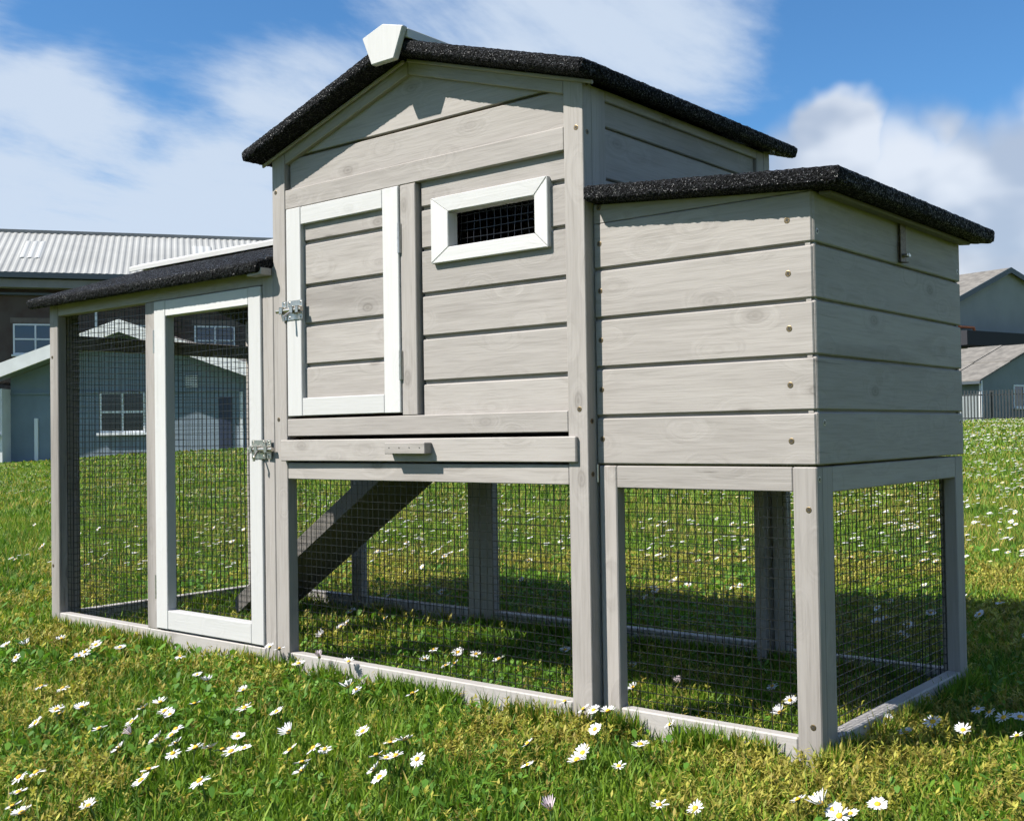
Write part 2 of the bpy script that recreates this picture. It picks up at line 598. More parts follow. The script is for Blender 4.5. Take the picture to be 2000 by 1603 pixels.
def wire_mesh(name, plane, u0, u1, v0, v1, c, parent, top=None, pitch=0.0127, r=0.00041):
    """welded mesh: plane 'y' spans x and z at y=c, plane 'x' spans y and z at x=c; top(u) trims the upper edge"""
    o3 = Vector(((u0 + u1) / 2, c, (v0 + v1) / 2)) if plane == 'y' else Vector((c, (u0 + u1) / 2, (v0 + v1) / 2))
    verts, faces = [], []
    rng = np.random.default_rng(abs(hash((round(u0, 3), round(c, 3)))) % 9999 + 3)

    def wire(pts):
        n = len(pts)
        s = len(verts)
        for (a, b, off) in pts:
            for (da, db) in ((1, 0), (0, 1), (-1, 0), (0, -1)):
                verts.append((a, b, off, da, db))
        for i in range(n - 1):
            for k in range(4):
                faces.append((s + 4 * i + k, s + 4 * i + (k + 1) % 4, s + 4 * i + 4 + (k + 1) % 4, s + 4 * i + 4 + k))

    data = []
    tf = top if top is not None else (lambda u: v1)

    def add(p, q, vertical):
        s = len(data)
        L = 6
        ph = rng.uniform(0, 6.28)
        am = 0.0007
        j0, j1 = rng.normal(0, 0.0004, 2)
        for i in range(L):
            f = i / (L - 1)
            a = p[0] + (q[0] - p[0]) * f
            b = p[1] + (q[1] - p[1]) * f
            wob = am * math.sin(ph + f * 7.0) + j0 + (j1 - j0) * f
            off = 0.0008 * math.sin(ph * 1.7 + f * 5.0) + (r if vertical else -r)
            if vertical:
                a += wob
            else:
                b += wob
            for (e1, e2) in ((1, 1), (-1, 1), (-1, -1), (1, -1)):
                if vertical:
                    P3 = (a + e1 * r, off + e2 * r, b)
                else:
                    P3 = (a, off + e2 * r, b + e1 * r)
                data.append(P3)
        for i in range(L - 1):
            for k in range(4):
                faces.append((s + 4 * i + k, s + 4 * i + (k + 1) % 4, s + 4 * i + 4 + (k + 1) % 4, s + 4 * i + 4 + k))

    n = int(round((u1 - u0) / pitch))
    for k in range(n + 1):
        u = u0 + (u1 - u0) * k / n
        add((u, v0), (u, tf(u)), True)
    zmax = max(tf(u0), tf(u1), tf((u0 + u1) / 2))
    n = int(round((zmax - v0) / pitch))
    for k in range(n + 1):
        z = v0 + (zmax - v0) * k / n
        us = np.linspace(u0, u1, 60)
        ok = [u for u in us if tf(u) >= z - 1e-6]
        if len(ok) > 1:
            add((ok[0], z), (ok[-1], z), False)
    a = np.array(data)
    if plane == 'y':
        co = np.stack([a[:, 0] - o3.x, a[:, 1], a[:, 2] - o3.z], 1)
    else:
        co = np.stack([a[:, 1], a[:, 0] - o3.y, a[:, 2] - o3.z], 1)
    me = bpy.data.meshes.new(name)
    me.from_pydata(co.tolist(), [], faces)
    me.materials.append(M['wire'])
    o = bpy.data.objects.new(name, me)
    link(o, parent)
    place(o, o3, parent)
    return tag(o, kind='stuff')


SCREW_ME = {}


def screw(pos, axis, parent, mat='brass', r=0.0038):
    """countersunk cross-head screw; axis is the direction its head faces: '-y', '+x'"""
    key = (axis, mat)
    if key not in SCREW_ME:
        bm = bmesh.new()
        prof = [(0.0, 0.0002), (0.45, 0.00025), (0.85, 0.0003), (1.0, 0.0001), (1.0, -0.0008)]
        n = 12
        rings = []
        for (q, h) in prof[1:]:
            rings.append([bm.verts.new((q * r * math.cos(2 * math.pi * k / n), q * r * math.sin(2 * math.pi * k / n), h)) for k in range(n)])
        cv = bm.verts.new((0, 0, prof[0][1]))
        for k in range(n):
            bm.faces.new((cv, rings[0][k], rings[0][(k + 1) % n]))
            for i in range(len(rings) - 1):
                bm.faces.new((rings[i][k], rings[i + 1][k], rings[i + 1][(k + 1) % n], rings[i][(k + 1) % n]))
        n0 = len(bm.faces)
        bm_box(bm, -0.62 * r, 0.62 * r, -0.19 * r, 0.19 * r, 0.0001, 0.00050)
        bm_box(bm, -0.19 * r, 0.19 * r, -0.62 * r, 0.62 * r, 0.0001, 0.00055)
        bm.faces.ensure_lookup_table()
        for f in bm.faces[n0:]:
            f.material_index = 1
        rot = Matrix.Rotation(0.5, 3, 'Z')
        q = {'-y': Vector((0, -1, 0)), '+x': Vector((1, 0, 0))}[axis].to_track_quat('Z', 'Y').to_matrix()
        for v in bm.verts:
            v.co = q @ (rot @ v.co)
        me = bpy.data.meshes.new('screw')
        bm.normal_update()
        bm.to_mesh(me)
        bm.free()
        me.materials.append(M[mat])
        me.materials.append(M['slot'])
        SCREW_ME[key] = me
    o = bpy.data.objects.new('screw', SCREW_ME[key])
    link(o, parent)
    place(o, pos, parent)
    return o


# ---- corner posts of the house
def post_top(x0, x1):
    return [(x0, 0.0), (x1, 0.0), (x1, roof_under(x1) - 0.0006), (x0, roof_under(x0) - 0.0006)]


prism('post', post_top(-PW, 0.0), 0.0, 0.0206, M['grey_z'], ROOT)
prism('post', post_top(XL, XL + PW), 0.0, 0.0206, M['grey_z'], ROOT)
prism('post', post_top(-PW, 0.0), YB - 0.0206, YB, M['grey_z'], ROOT)
prism('post', post_top(XL, XL + PW), YB - 0.0206, YB, M['grey_z'], ROOT)

# ---- gable: rake boards, two boards, upper lintel
ANG = math.atan(SL)


def rake_bottom(x):
    return 0.9745 - 0.3065 * abs(x - RX)


xr0, xr1 = RX + 0.0004, -PW - 0.0006
prism('rake_board', [(xr0, rake_bottom(xr0)), (xr1, rake_bottom(xr1)), (xr1, roof_under(xr1) - 0.001), (xr0, roof_under(xr0) - 0.001)], 0.0008, 0.02, M['grey_x'], ROOT, ang=-ANG)
xl0, xl1 = XL + PW + 0.0006, RX - 0.0004
prism('rake_board', [(xl0, rake_bottom(xl0)), (xl1, rake_bottom(xl1)), (xl1, roof_under(xl1) - 0.001), (xl0, roof_under(xl0) - 0.001)], 0.0008, 0.02, M['grey_x'], ROOT, ang=ANG)
gx0, gx1 = XL + PW + 0.005, -PW - 0.0015
zs = 0.8962
xa = RX - (0.9745 + 0.008 - (zs - 0.004)) / 0.3065
box('gable_board', gx0, gx1, 0.0085, 0.0185, 0.830, 0.8918, G, ROOT, 0.0014)
prism('gable_board', [(RX - (0.9825 - zs) / 0.3065, zs), (RX + (0.9825 - zs) / 0.3065, zs), (RX, 0.9825)], 0.0095, 0.0185, M['grey_x'], ROOT)
prism('gable_backing', [(XL + 0.034, 0.80), (-0.034, 0.80), (-0.034, 0.885), (RX, 0.975), (XL + 0.034, 0.885)], 0.0188, 0.0196, M['board_in'], ROOT, bev=0)
box('lintel', XL + PW + 0.0004, -PW - 0.0004, 0.0006, 0.0202, 0.8048, 0.8378, G, ROOT)
# ---- front: divider, rails, drawer
box('divider_post', -0.3535, -0.3205, 0.0007, 0.0202, 0.4466, 0.8044, G, ROOT)
box('rail', XL + PW + 0.0004, -PW - 0.0004, 0.0003, 0.0202, 0.4168, 0.4462, G, ROOT)
box('rail', XL + PW + 0.0004, -PW - 0.0004, 0.0006, 0.0202, 0.3443, 0.3722, G, ROOT)
box('floor_board', XL + 0.01, -0.01, 0.021, YB - 0.021, 0.3475, 0.358, M['board_in'], ROOT)
box('bottom_rail', XL + PW + 0.0004, -PW - 0.0004, 0.0008, 0.0206, -0.01, 0.0495, G, ROOT, 0.0016)

drawer = box('drawer_front', -0.6365, -0.0165, -0.0085, 0.0015, 0.3752, 0.4108, G, ROOT, 0.0014)
drawer.rotation_euler = (0, 0, 0.008)
box('tray', -0.628, -0.036, 0.002, 0.52, 0.3765, 0.3945, M['board_in'], drawer, 0)
box('handle', -0.3685, -0.2830, -0.0250, -0.0088, 0.3875, 0.4045, G, drawer, 0.0009)
for k in range(4):
    bm = bmesh.new()
    bm_tube(bm, (0, 0, 0), (0, -0.0006, 0), 0.0009, 6)
    finish('nail_head', bm, M['slot'], drawer, (-0.358 + 0.0215 * k, -0.0250, 0.397))

# ---- right-hand panel of shiplap with the window
px0, px1 = -0.3155, -PW - 0.0012
seams = [0.4390, 0.4990, 0.5680, 0.6340, 0.7030, 0.7670, 0.8065]
FY = 0.0092
for i in range(6):
    z0, z1 = seams[i], seams[i + 1]
    if i == 3:     # below the window: notched to its opening
        hx0, hx1, hz = -0.2560, -0.0845, 0.6935
        prism('siding_board', [(px0, z0), (px1, z0), (px1, z1 - 0.0052), (hx1, z1 - 0.0052), (hx1, hz), (hx0, hz), (hx0, z1 - 0.0052), (px0, z1 - 0.0052)], FY, FY + 0.011, M['grey_x'], ROOT)
        box('rebate', px0, hx0, FY + 0.0055, FY + 0.0108, z1 - 0.006, z1 + 0.002, M['grey_x'], ROOT, 0)
        box('rebate', hx1, px1, FY + 0.0055, FY + 0.0108, z1 - 0.006, z1 + 0.002, M['grey_x'], ROOT, 0)
    elif i == 4:
        shiplap('siding_board', px0, -0.2560, z0, z1, FY, ROOT)
        shiplap('siding_board', -0.0845, px1, z0, z1, FY, ROOT)
        box('siding_board', -0.2555, -0.0850, FY, FY + 0.011, 0.7540, z1 - 0.0052, G, ROOT)
        box('rebate', -0.2555, -0.0850, FY + 0.0055, FY + 0.0108, z1 - 0.006, z1 + 0.002, M['grey_x'], ROOT, 0)
    else:
        shiplap('siding_board', px0, px1, z0, z1, FY, ROOT, top=(i < 5))

# window surround: four mitred pieces
wx0, wx1, wz0, wz1 = -0.2885, -0.0640, 0.6750, 0.7745
ox0, ox1, oz0, oz1 = -0.2525, -0.0880, 0.6975, 0.7505
WIN = prism('window_frame', [(wx0, wz1), (ox0, oz1), (ox1, oz1), (wx1, wz1)], 0.0010, 0.0235, M['white_x'], ROOT)
tag(WIN, 'white mitred frame round the small vent window')
e = 0.0004
prism('frame_piece', [(wx0 + 0.0002, wz0), (wx1 - 0.0002, wz0), (ox1, oz0 - e), (ox0, oz0 - e)], 0.0010, 0.0235, M['white_x'], WIN)
prism('frame_piece', [(wx0, wz0 + e), (ox0 - e, oz0), (ox0 - e, oz1), (wx0, wz1 - e)], 0.0012, 0.0235, M['white_z'], WIN)
prism('frame_piece', [(wx1, wz0 + e), (wx1, wz1 - e), (ox1 + e, oz1), (ox1 + e, oz0)], 0.0012, 0.0235, M['white_z'], WIN)
wire_mesh('wire_mesh', 'y', -0.262, -0.078, 0.688, 0.758, 0.0262, WIN)

# ---- hatch door
HD = box('hatch_door', -0.6258, -0.5885, -0.0022, 0.0140, 0.4508, 0.8040, W_, ROOT, 0.0011)
tag(HD, 'white framed hatch door with grey boards')
box('stile', -0.3905, -0.3548, -0.0022, 0.0140, 0.4508, 0.8040, W_, HD, 0.0011)
box('rail', -0.5881, -0.3909, -0.0018, 0.0138, 0.7740, 0.8037, W_, HD, 0.0011)
box('rail', -0.5881, -0.3909, -0.0018, 0.0138, 0.4511, 0.4808, W_, HD, 0.0011)
ds = [0.4700, 0.5385, 0.6070, 0.6725, 0.7460, 0.785]
for i in range(5):
    shiplap('siding_board', -0.5950, -0.3840, ds[i], ds[i + 1], 0.0062, HD, top=(i < 4), thick=0.008)


def hinge(x, y, z0, z1, parent):
    bm = bmesh.new()
    bm_tube(bm, (0, 0, -(z1 - z0) / 2), (0, 0, (z1 - z0) / 2), 0.0021, 8)
    bm_box(bm, -0.0035, 0.0035, 0.0012, 0.0022, -(z1 - z0) / 2, (z1 - z0) / 2)
    for k in (-0.25, 0.0, 0.25):
        bm_tube(bm, (0, 0, (z1 - z0) * k - 0.0005), (0, 0, (z1 - z0) * k + 0.0005), 0.00235, 8)
    return finish('hinge', bm, M['zinc'], parent, (x, y, (z0 + z1) / 2))


hinge(-0.3541, -0.0020, 0.699, 0.7454, HD)
hinge(-0.3541, -0.0020, 0.5017, 0.547, HD)


def latch(x, z, flip, parent, y=-0.0025):
    """barrel bolt: two plates, staples, sliding bolt with a turned-down knob, screws"""
    s = -1 if flip else 1
    bm = bmesh.new()

    def bx(a0, a1, y0, y1, z0, z1, b=0.0004):
        bm_box(bm, *sorted((s * a0, s * a1)), y0, y1, z0, z1, b)
    bx(-0.0285, -0.0165, -0.0013, 0.0, -0.0165, 0.0165)             # keeper plate
    bx(-0.0130, 0.0250, -0.0013, 0.0, -0.0165, 0.0165)              # bolt plate
    for x0, x1 in ((-0.0265, -0.0185), (0.0005, 0.0085), (0.0155, 0.0225)):   # staples
        bx(x0, x1, -0.0098, -0.0088, -0.0062, 0.0062, 0.0003)
        bx(x0, x1, -0.0098, -0.0012, 0.0048, 0.0060, 0.0003)
        bx(x0, x1, -0.0098, -0.0012, -0.0060, -0.0048, 0.0003)
    o = finish('latch', bm, M['zinc'], parent, (x, y, z))
    tag(o, 'zinc barrel bolt latch')
    bm = bmesh.new()
    bm_tube(bm, (s * -0.0375, -0.0050, 0), (s * 0.0270, -0.0050, 0), 0.0036, 12)
    bm_tube(bm, (s * 0.0020, -0.0052, -0.001), (s * -0.0035, -0.0185, -0.0125), 0.0019, 8)
    bm_tube(bm, (s * -0.0035, -0.0185, -0.0125), (s * -0.0030, -0.0180, -0.0200), 0.0022, 8)
    finish('bolt', bm, M['zinc'], o, (x, y, z), smooth=False)
    for dx, dz in ((-0.0225, 0.0125), (-0.0225, -0.0125), (-0.0085, 0.0125), (0.0205, 0.0125), (-0.0085, -0.0125), (0.0205, -0.0125)):
        screw((x + s * dx, y - 0.0013, z + dz), '-y', o, 'zinc', 0.0022)
    return o


screw_small = None
latch(-0.6080, 0.6305, False, ROOT)
# ---- felt roofs
def felt_slab(name, L, w, t, loc, rot, parent):
    bm = bmesh.new()
    bm_box(bm, -L / 2, L / 2, -w / 2, w / 2, -t / 2, t / 2, 0.0062, 3)
    o = finish(name, bm, M['felt'], parent, loc, rot)
    rm = o.modifiers.new('remesh', 'REMESH')
    rm.mode = 'VOXEL'
    rm.voxel_size = 0.0034
    tx = bpy.data.textures.get('granule') or bpy.data.textures.new('granule', 'CLOUDS')
    tx.noise_scale = 0.0036
    tx.noise_depth = 1
    dm = o.modifiers.new('granules', 'DISPLACE')
    dm.texture = tx
    dm.texture_coords = 'LOCAL'
    dm.strength = 0.0028
    dm.mid_level = 0.5
    return o


T_ = 0.0205
Lr = (0.031 - RX) / math.cos(ANG)
RY0, RY1 = -0.043, 0.6035
for sgn in (1, -1):
    mx = RX + sgn * (0.031 - RX) / 2
    mz = RT - SL * (0.031 - RX) / 2 - (T_ / 2) / math.cos(ANG)
    r = felt_slab('roof', Lr, RY1 - RY0, T_, (mx, (RY0 + RY1) / 2, mz), (0, sgn * ANG, 0), ROOT)
    tag(r, 'black mineral felt slope of the house roof')
cap_pts = [(RX - 0.044, 1.0245), (RX, 1.0375), (RX + 0.044, 1.0245), (RX + 0.0435, 1.0105), (RX, 1.0235), (RX - 0.0435, 1.0105)]
cap = prism('ridge_cap', cap_pts, RY0 + 0.001, RY1 + 0.004, M['white_y'], ROOT)
prism('finial', [(RX - 0.0242, 0.9805), (RX + 0.0242, 0.9805), (RX + 0.0445, 1.0262), (RX, 1.0385), (RX - 0.0445, 1.0262)], RY0 - 0.0105, RY0 + 0.0006, M['white_z'], ROOT, bev=0.0016)
for sgn in (1, -1):       # battens under the overhang
    xa_, xb_ = RX + sgn * 0.004, RX + sgn * 0.352
    pts = [(xa_, roof_under(xa_) - 0.0005), (xb_, roof_under(xb_) - 0.0005), (xb_, roof_under(xb_) - 0.0060), (xa_, roof_under(xa_) - 0.0060)]
    prism('batten', pts, -0.0060, -0.0012, M['grey_x'], ROOT, ang=-sgn * ANG)

# ---- right-hand side of the house above the nest box
box('stile', -0.0196, -0.0008, 0.0212, 0.0555, 0.0, 0.893, G, ROOT)
box('stile', -0.0196, -0.0008, 0.5075, YB - 0.021, 0.0, 0.893, G, ROOT)
box('rail', -0.0196, -0.0010, 0.0559, 0.5071, 0.8785, 0.8935, G, ROOT)
sz = [0.352, 0.42, 0.49, 0.56, 0.63, 0.70, 0.772, 0.8445, 0.8835]
for i in range(8):
    shiplap('siding_board', 0.0556, 0.5074, sz[i], sz[i + 1], -0.0068, ROOT, axis='y', face=1, top=(i < 7), gap=0.003)
# left side wall and back wall of the house
for i in range(8):
    shiplap('siding_board', 0.021, YB - 0.021, sz[i], sz[i + 1], XL + 0.004, ROOT, axis='y', face=-1, top=(i < 7), gap=0.003)
zb_ = [0.345, 0.42, 0.49, 0.56, 0.63, 0.70, 0.772, 0.845]
for i in range(7):
    shiplap('siding_board', XL + PW, -PW, zb_[i], zb_[i + 1], YB - 0.004, ROOT, face=1, top=(i < 6), gap=0.003)
prism('gable_board', [(XL + 0.02, 0.845), (-0.02, 0.845), (-0.02, 0.886), (RX, 0.99), (XL + 0.02, 0.886)], YB - 0.018, YB - 0.006, M['grey_x'], ROOT)
# lower back of the house
box('bottom_rail', XL + PW + 0.0004, -PW - 0.0004, YB - 0.02, YB - 0.0004, -0.01, 0.0485, G, ROOT)
wire_mesh('wire_mesh', 'y', XL + PW + 0.002, -PW - 0.002, 0.03, 0.36, YB - 0.0225, ROOT)
wire_mesh('wire_mesh', 'y', XL + PW - 0.006, -PW + 0.006, 0.03, 0.36, 0.0228, ROOT)

# ---- ramp
def rz(x):
    return 0.3195 + 0.655 * (x + 0.75)


ra = math.atan(0.655)
x0r, x1r = -1.212, -0.668
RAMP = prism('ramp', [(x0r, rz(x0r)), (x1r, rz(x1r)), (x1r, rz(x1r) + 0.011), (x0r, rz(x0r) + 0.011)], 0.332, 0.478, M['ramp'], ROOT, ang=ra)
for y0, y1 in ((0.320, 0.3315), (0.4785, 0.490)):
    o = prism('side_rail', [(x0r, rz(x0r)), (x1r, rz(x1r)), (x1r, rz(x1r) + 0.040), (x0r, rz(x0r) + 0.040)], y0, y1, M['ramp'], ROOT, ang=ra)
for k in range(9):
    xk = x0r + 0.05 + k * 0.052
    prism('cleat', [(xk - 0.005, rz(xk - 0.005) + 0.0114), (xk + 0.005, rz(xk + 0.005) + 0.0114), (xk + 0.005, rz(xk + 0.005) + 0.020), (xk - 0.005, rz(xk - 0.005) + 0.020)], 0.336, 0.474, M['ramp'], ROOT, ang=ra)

# ---- nest box
nz = [0.3728, 0.4388, 0.5050, 0.5722, 0.6395, 0.7000]
for i in range(5):
    shiplap('siding_board', 0.0006, 0.3172, nz[i], nz[i + 1], YN, ROOT, thick=0.012, top=(i < 4), gap=0.0045)
    shiplap('siding_board', YN + 0.0022, 0.5475, nz[i], nz[i + 1], NX, ROOT, axis='y', face=1, thick=0.012, top=(i < 4), gap=0.0032)
    shiplap('siding_board', 0.0006, 0.3172, nz[i], nz[i + 1], 0.5470, ROOT, face=1, thick=0.012, top=(i < 4), gap=0.003)
box('nest_floor', 0.002, 0.307, YN + 0.014, 0.535, 0.3740, 0.382, M['board_in'], ROOT, 0)
NS = 0.084


def nroof(x):
    return 0.7275 - NS * x


prism('wedge_board', [(0.0008, 0.7006), (0.3165, 0.7006), (0.3165, nroof(0.3165) - 0.0002), (0.0008, nroof(0.0008) - 0.0004)], YN + 0.0004, YN + 0.012, M['grey_x'], ROOT, bev=0.0004)
prism('wedge_board', [(0.0008, 0.7006), (0.3165, 0.7006), (0.3165, nroof(0.3165) - 0.0002), (0.0008, nroof(0.0008) - 0.0004)], 0.535, 0.5468, M['grey_x'], ROOT, bev=0.0004)
na = math.atan(NS)
nx0, nx1, ny0, ny1 = 0.0030, 0.3665, -0.0105, 0.577
r = felt_slab('nest_roof', (nx1 - nx0) / math.cos(na), ny1 - ny0, 0.0215, ((nx0 + nx1) / 2, (ny0 + ny1) / 2, nroof((nx0 + nx1) / 2) + 0.0108), (0, na, 0), ROOT)
tag(r, 'black felt lid of the nest box')
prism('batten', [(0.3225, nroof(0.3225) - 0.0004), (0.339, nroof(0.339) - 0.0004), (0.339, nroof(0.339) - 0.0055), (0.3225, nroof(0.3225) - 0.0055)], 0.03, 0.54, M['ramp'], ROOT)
# lower frame of the nest box
box('post', 0.2866, 0.3175, YN, 0.0360, -0.01, 0.3705, G, ROOT, 0.0015)
box('stile', 0.0032, 0.0312, YN, 0.0402, -0.01, 0.3705, G, ROOT, 0.0015)
box('rail', 0.0316, 0.2862, YN + 0.0003, 0.0362, 0.3405, 0.3703, G, ROOT)
box('bottom_rail', 0.0316, 0.2862, YN + 0.0005, 0.0385, -0.01, 0.0465, G, ROOT, 0.0018)
box('stile', 0.2985, 0.3172, 0.0364, 0.0660, -0.01, 0.3703, G, ROOT, 0.0012)
box('stile', 0.2985, 0.3174, 0.5145, 0.5480, -0.01, 0.3703, G, ROOT, 0.0012)
box('rail', 0.2988, 0.3170, 0.0664, 0.5141, 0.3385, 0.3701, G, ROOT)
box('bottom_rail', 0.2975, 0.3178, 0.0664, 0.5141, -0.01, 0.0440, G, ROOT, 0.0018)
box('stile', 0.2870, 0.2981, 0.5290, 0.5476, -0.01, 0.3701, G, ROOT)
box('stile', 0.0032, 0.0300, 0.5290, 0.5474, -0.01, 0.3701, G, ROOT)
box('rail', 0.0304, 0.2866, 0.5292, 0.5472, 0.3385, 0.3699, G, ROOT)
box('bottom_rail', 0.0304, 0.2866, 0.5292, 0.5472, -0.01, 0.0430, G, ROOT)
wire_mesh('wire_mesh', 'y', 0.024, 0.294, 0.03, 0.358, 0.0405, ROOT)
wire_mesh('wire_mesh', 'x', 0.044, 0.530, 0.028, 0.356, 0.2962, ROOT)
wire_mesh('wire_mesh', 'y', 0.024, 0.294, 0.028, 0.356, 0.5278, ROOT)
# hasp that holds the nest lid
bm = bmesh.new()
bm_box(bm, -0.0002, 0.0012, -0.009, 0.009, -0.028, -0.002, 0.0004)
bm_box(bm, 0.0035, 0.0050, -0.0100, 0.0100, -0.030, 0.030, 0.0006)
bm_box(bm, 0.0012, 0.0050, -0.0075, 0.0075, 0.026, 0.030, 0.0004)
bm_tube(bm, (0.0045, 0, -0.030), (0.0045, 0, -0.0301), 0.0075, 10)
M['rust'] = plain('rusty_steel', (0.16, 0.125, 0.095), 0.55, 0.7, 0.35, 220.0)
hasp = finish('hasp', bm, M['rust'], ROOT, (NX + 0.0003, 0.2985, 0.6725))
bm = bmesh.new()
bm_tube(bm, (0.004, 0, 0), (0.013, 0, 0), 0.0028, 8)
bm_box(bm, 0.010, 0.0125, -0.007, 0.007, -0.0018, 0.0018, 0.0004)
finish('turn_button', bm, M['zinc'], hasp, (NX + 0.0003, 0.2985, 0.652))
bm = bmesh.new()
bm_tube(bm, (0, -0.0075, 0), (0, 0.0075, 0), 0.0024, 8)
finish('knuckle', bm, M['brass'], hasp, (NX + 0.005, 0.2985, 0.7030))

# ---- run
box('post', XR, XR + 0.0335, 0.0, 0.0202, -0.01, 0.7125, G, ROOT, 0.0015)
box('post', -0.6950, XL - 0.0012, 0.0003, 0.0202, -0.01, 0.7125, G, ROOT, 0.0015)
box('stile', -1.0590, -1.0250, 0.0006, 0.0202, 0.0505, 0.6815, G, ROOT)
box('rail', XR + 0.0339, -0.6954, 0.0008, 0.0202, 0.6820, 0.7124, G, ROOT)
box('bottom_rail', XR + 0.0339, -0.6954, -0.0002, 0.0206, -0.01, 0.0500, G, ROOT, 0.0016)
RD = box('run_door', -1.0238, -0.9865, -0.0030, 0.0180, 0.0540, 0.6808, W_, ROOT, 0.0012)
tag(RD, 'white framed run door with wire mesh')
box('stile', -0.7315, -0.6966, -0.0030, 0.0180, 0.0540, 0.6808, W_, RD, 0.0012)
box('rail', -0.9861, -0.7319, -0.0026, 0.0178, 0.6500, 0.6806, W_, RD, 0.0012)
box('rail', -0.9861, -0.7319, -0.0026, 0.0178, 0.0543, 0.0900, W_, RD, 0.0012)
wire_mesh('wire_mesh', 'y', -0.992, -0.726, 0.082, 0.656, 0.0205, RD)
hinge(-1.0244, -0.0022, 0.5814, 0.6259, RD)
hinge(-1.0244, -0.0022, 0.1094, 0.1547, RD)
latch(-0.6980, 0.3950, True, ROOT, -0.0032)
wire_mesh('wire_mesh', 'y', XR + 0.028, -1.052, 0.035, 0.69, 0.0222, ROOT)
# left end of the run
box('stile', XR + 0.0006, XR + 0.0195, 0.0206, 0.0570, -0.01, 0.72, G, ROOT)
box('stile', XR + 0.0006, XR + 0.0195, YRB - 0.037, YRB - 0.0004, -0.01, 0.72, G, ROOT)
box('rail', XR + 0.0010, XR + 0.0190, 0.0574, YRB - 0.0374, 0.6130, 0.6440, G, ROOT)
box('bottom_rail', XR + 0.0004, XR + 0.0200, 0.0574, YRB - 0.0374, -0.01, 0.0480, G, ROOT)


def run_under(y):
    return 0.815 - 0.328 * abs(y - 0.258) - 0.0225


wire_mesh('wire_mesh', 'x', 0.04, YRB - 0.02, 0.03, 0.78, XR + 0.0215, ROOT, top=lambda y: run_under(y) - 0.003)
# back of the run
for x0, x1 in ((XR + 0.02, XR + 0.037), (-1.0620, -1.0280), (-0.6990, XL - 0.003)):
    box('stile', x0, x1, YRB - 0.0195, YRB, -0.01, 0.69, G, ROOT)
for x0, x1 in ((XR + 0.0374, -1.0624), (-1.0276, -0.6994)):
    box('rail', x0, x1, YRB - 0.019, YRB - 0.0003, 0.6600, 0.6898, G, ROOT)
    box('bottom_rail', x0, x1, YRB - 0.019, YRB - 0.0003, -0.01, 0.0490, G, ROOT)
wire_mesh('wire_mesh', 'y', XR + 0.03, -0.70, 0.035, 0.67, YRB - 0.0215, ROOT)
# run roof
RA = math.atan(0.328)
ry_e = -0.036
Lrun = (0.258 - ry_e) / math.cos(RA)
for sgn in (1, -1):
    my = 0.258 - sgn * (0.258 - ry_e) / 2
    mz = 0.815 - 0.328 * (0.258 - ry_e) / 2 - 0.0108 / math.cos(RA)
    r = felt_slab('run_roof', 0.792, Lrun, 0.0212, (-1.0606, my, mz), (sgn * RA, 0, 0), ROOT)
    tag(r, 'black mineral felt slope of the run roof')
prism('ridge_cap', [(0.258 - 0.032, 0.8195), (0.258, 0.8305), (0.258 + 0.032, 0.8195), (0.258 + 0.0315, 0.8085), (0.258, 0.8180), (0.258 - 0.0315, 0.8085)], -1.478, XL - 0.0030, M['white_x'], ROOT, axis='x')
box('fascia', -0.7020, XL + 0.0005, -0.0270, -0.0035, 0.6950, 0.7075, G, ROOT, 0.0008)
for y0, y1 in ((0.0206, 0.0320), (0.245, 0.2560)):
    pass

# ---- screws that show
for (x, z) in ((-0.0115, 0.832), (-0.0135, 0.4475), (-0.6545, 0.838), (-0.6530, 0.4460), (-1.4130, 0.5950), (-1.4150, 0.1480)):
    screw((x, -0.0001, z), '-y', ROOT)
for z in (0.668, 0.6035, 0.537, 0.469, 0.4015):
    screw((0.2862, YN - 0.0002, z), '-y', ROOT)
for z in (0.722, 0.6725, 0.608, 0.541, 0.4735, 0.4065):
    screw((0.0098, YN - 0.0002, z), '-y', ROOT)
for z in (0.3195, 0.0620):
    screw((0.3065, YN - 0.0002, z), '-y', ROOT)
for (y, z) in ((0.010, 0.893), (0.010, 0.826), (0.010, 0.4310), (0.010, 0.3590)):
    screw((0.0001, y, z), '+x', ROOT)
for (y, z) in ((0.0300, 0.6520), (0.5360, 0.6540), (0.0400, 0.4230), (0.5330, 0.4230)):
    screw((NX + 0.0002, y, z), '+x', ROOT, 'zinc')
for (y, z) in ((0.0275, 0.3555),):
    screw((0.3176, y, z), '+x', ROOT, 'zinc')
bm = bmesh.new()
bm_tube(bm, (0, 0, -0.012), (0, 0, 0.012), 0.0016, 8)
finish('hinge', bm, M['zinc'], ROOT, (0.0017, YN - 0.001, 0.360))

# ================================================================== buildings in the background
M['brick'] = None


def brick_material():
    m, nb, p, out = material('dark_brown_brickwork')
    t = nb.n('ShaderNodeTexCoord')
    b = nb.n('ShaderNodeTexBrick')
    nb.link(t.outputs['Object'], b.inputs['Vector'])
    b.inputs['Scale'].default_value = 1.0
    b.inputs['Brick Width'].default_value = 0.225
    b.inputs['Row Height'].default_value = 0.075
    b.inputs['Mortar Size'].default_value = 0.008
    b.inputs['Color1'].default_value = (0.070, 0.026, 0.020, 1)
    b.inputs['Color2'].default_value = (0.095, 0.038, 0.027, 1)
    b.inputs['Mortar'].default_value = (0.085, 0.065, 0.055, 1)
    n = nb.noise(t.outputs['Object'], 0.7, 5.0, 0.6)
    nb.link(nb.mix(nb.smooth(n, 0.4, 0.75), b.outputs['Color'], (0.060, 0.030, 0.024, 1)), p.inputs['Base Color'])
    p.inputs['Roughness'].default_value = 0.9
    return m


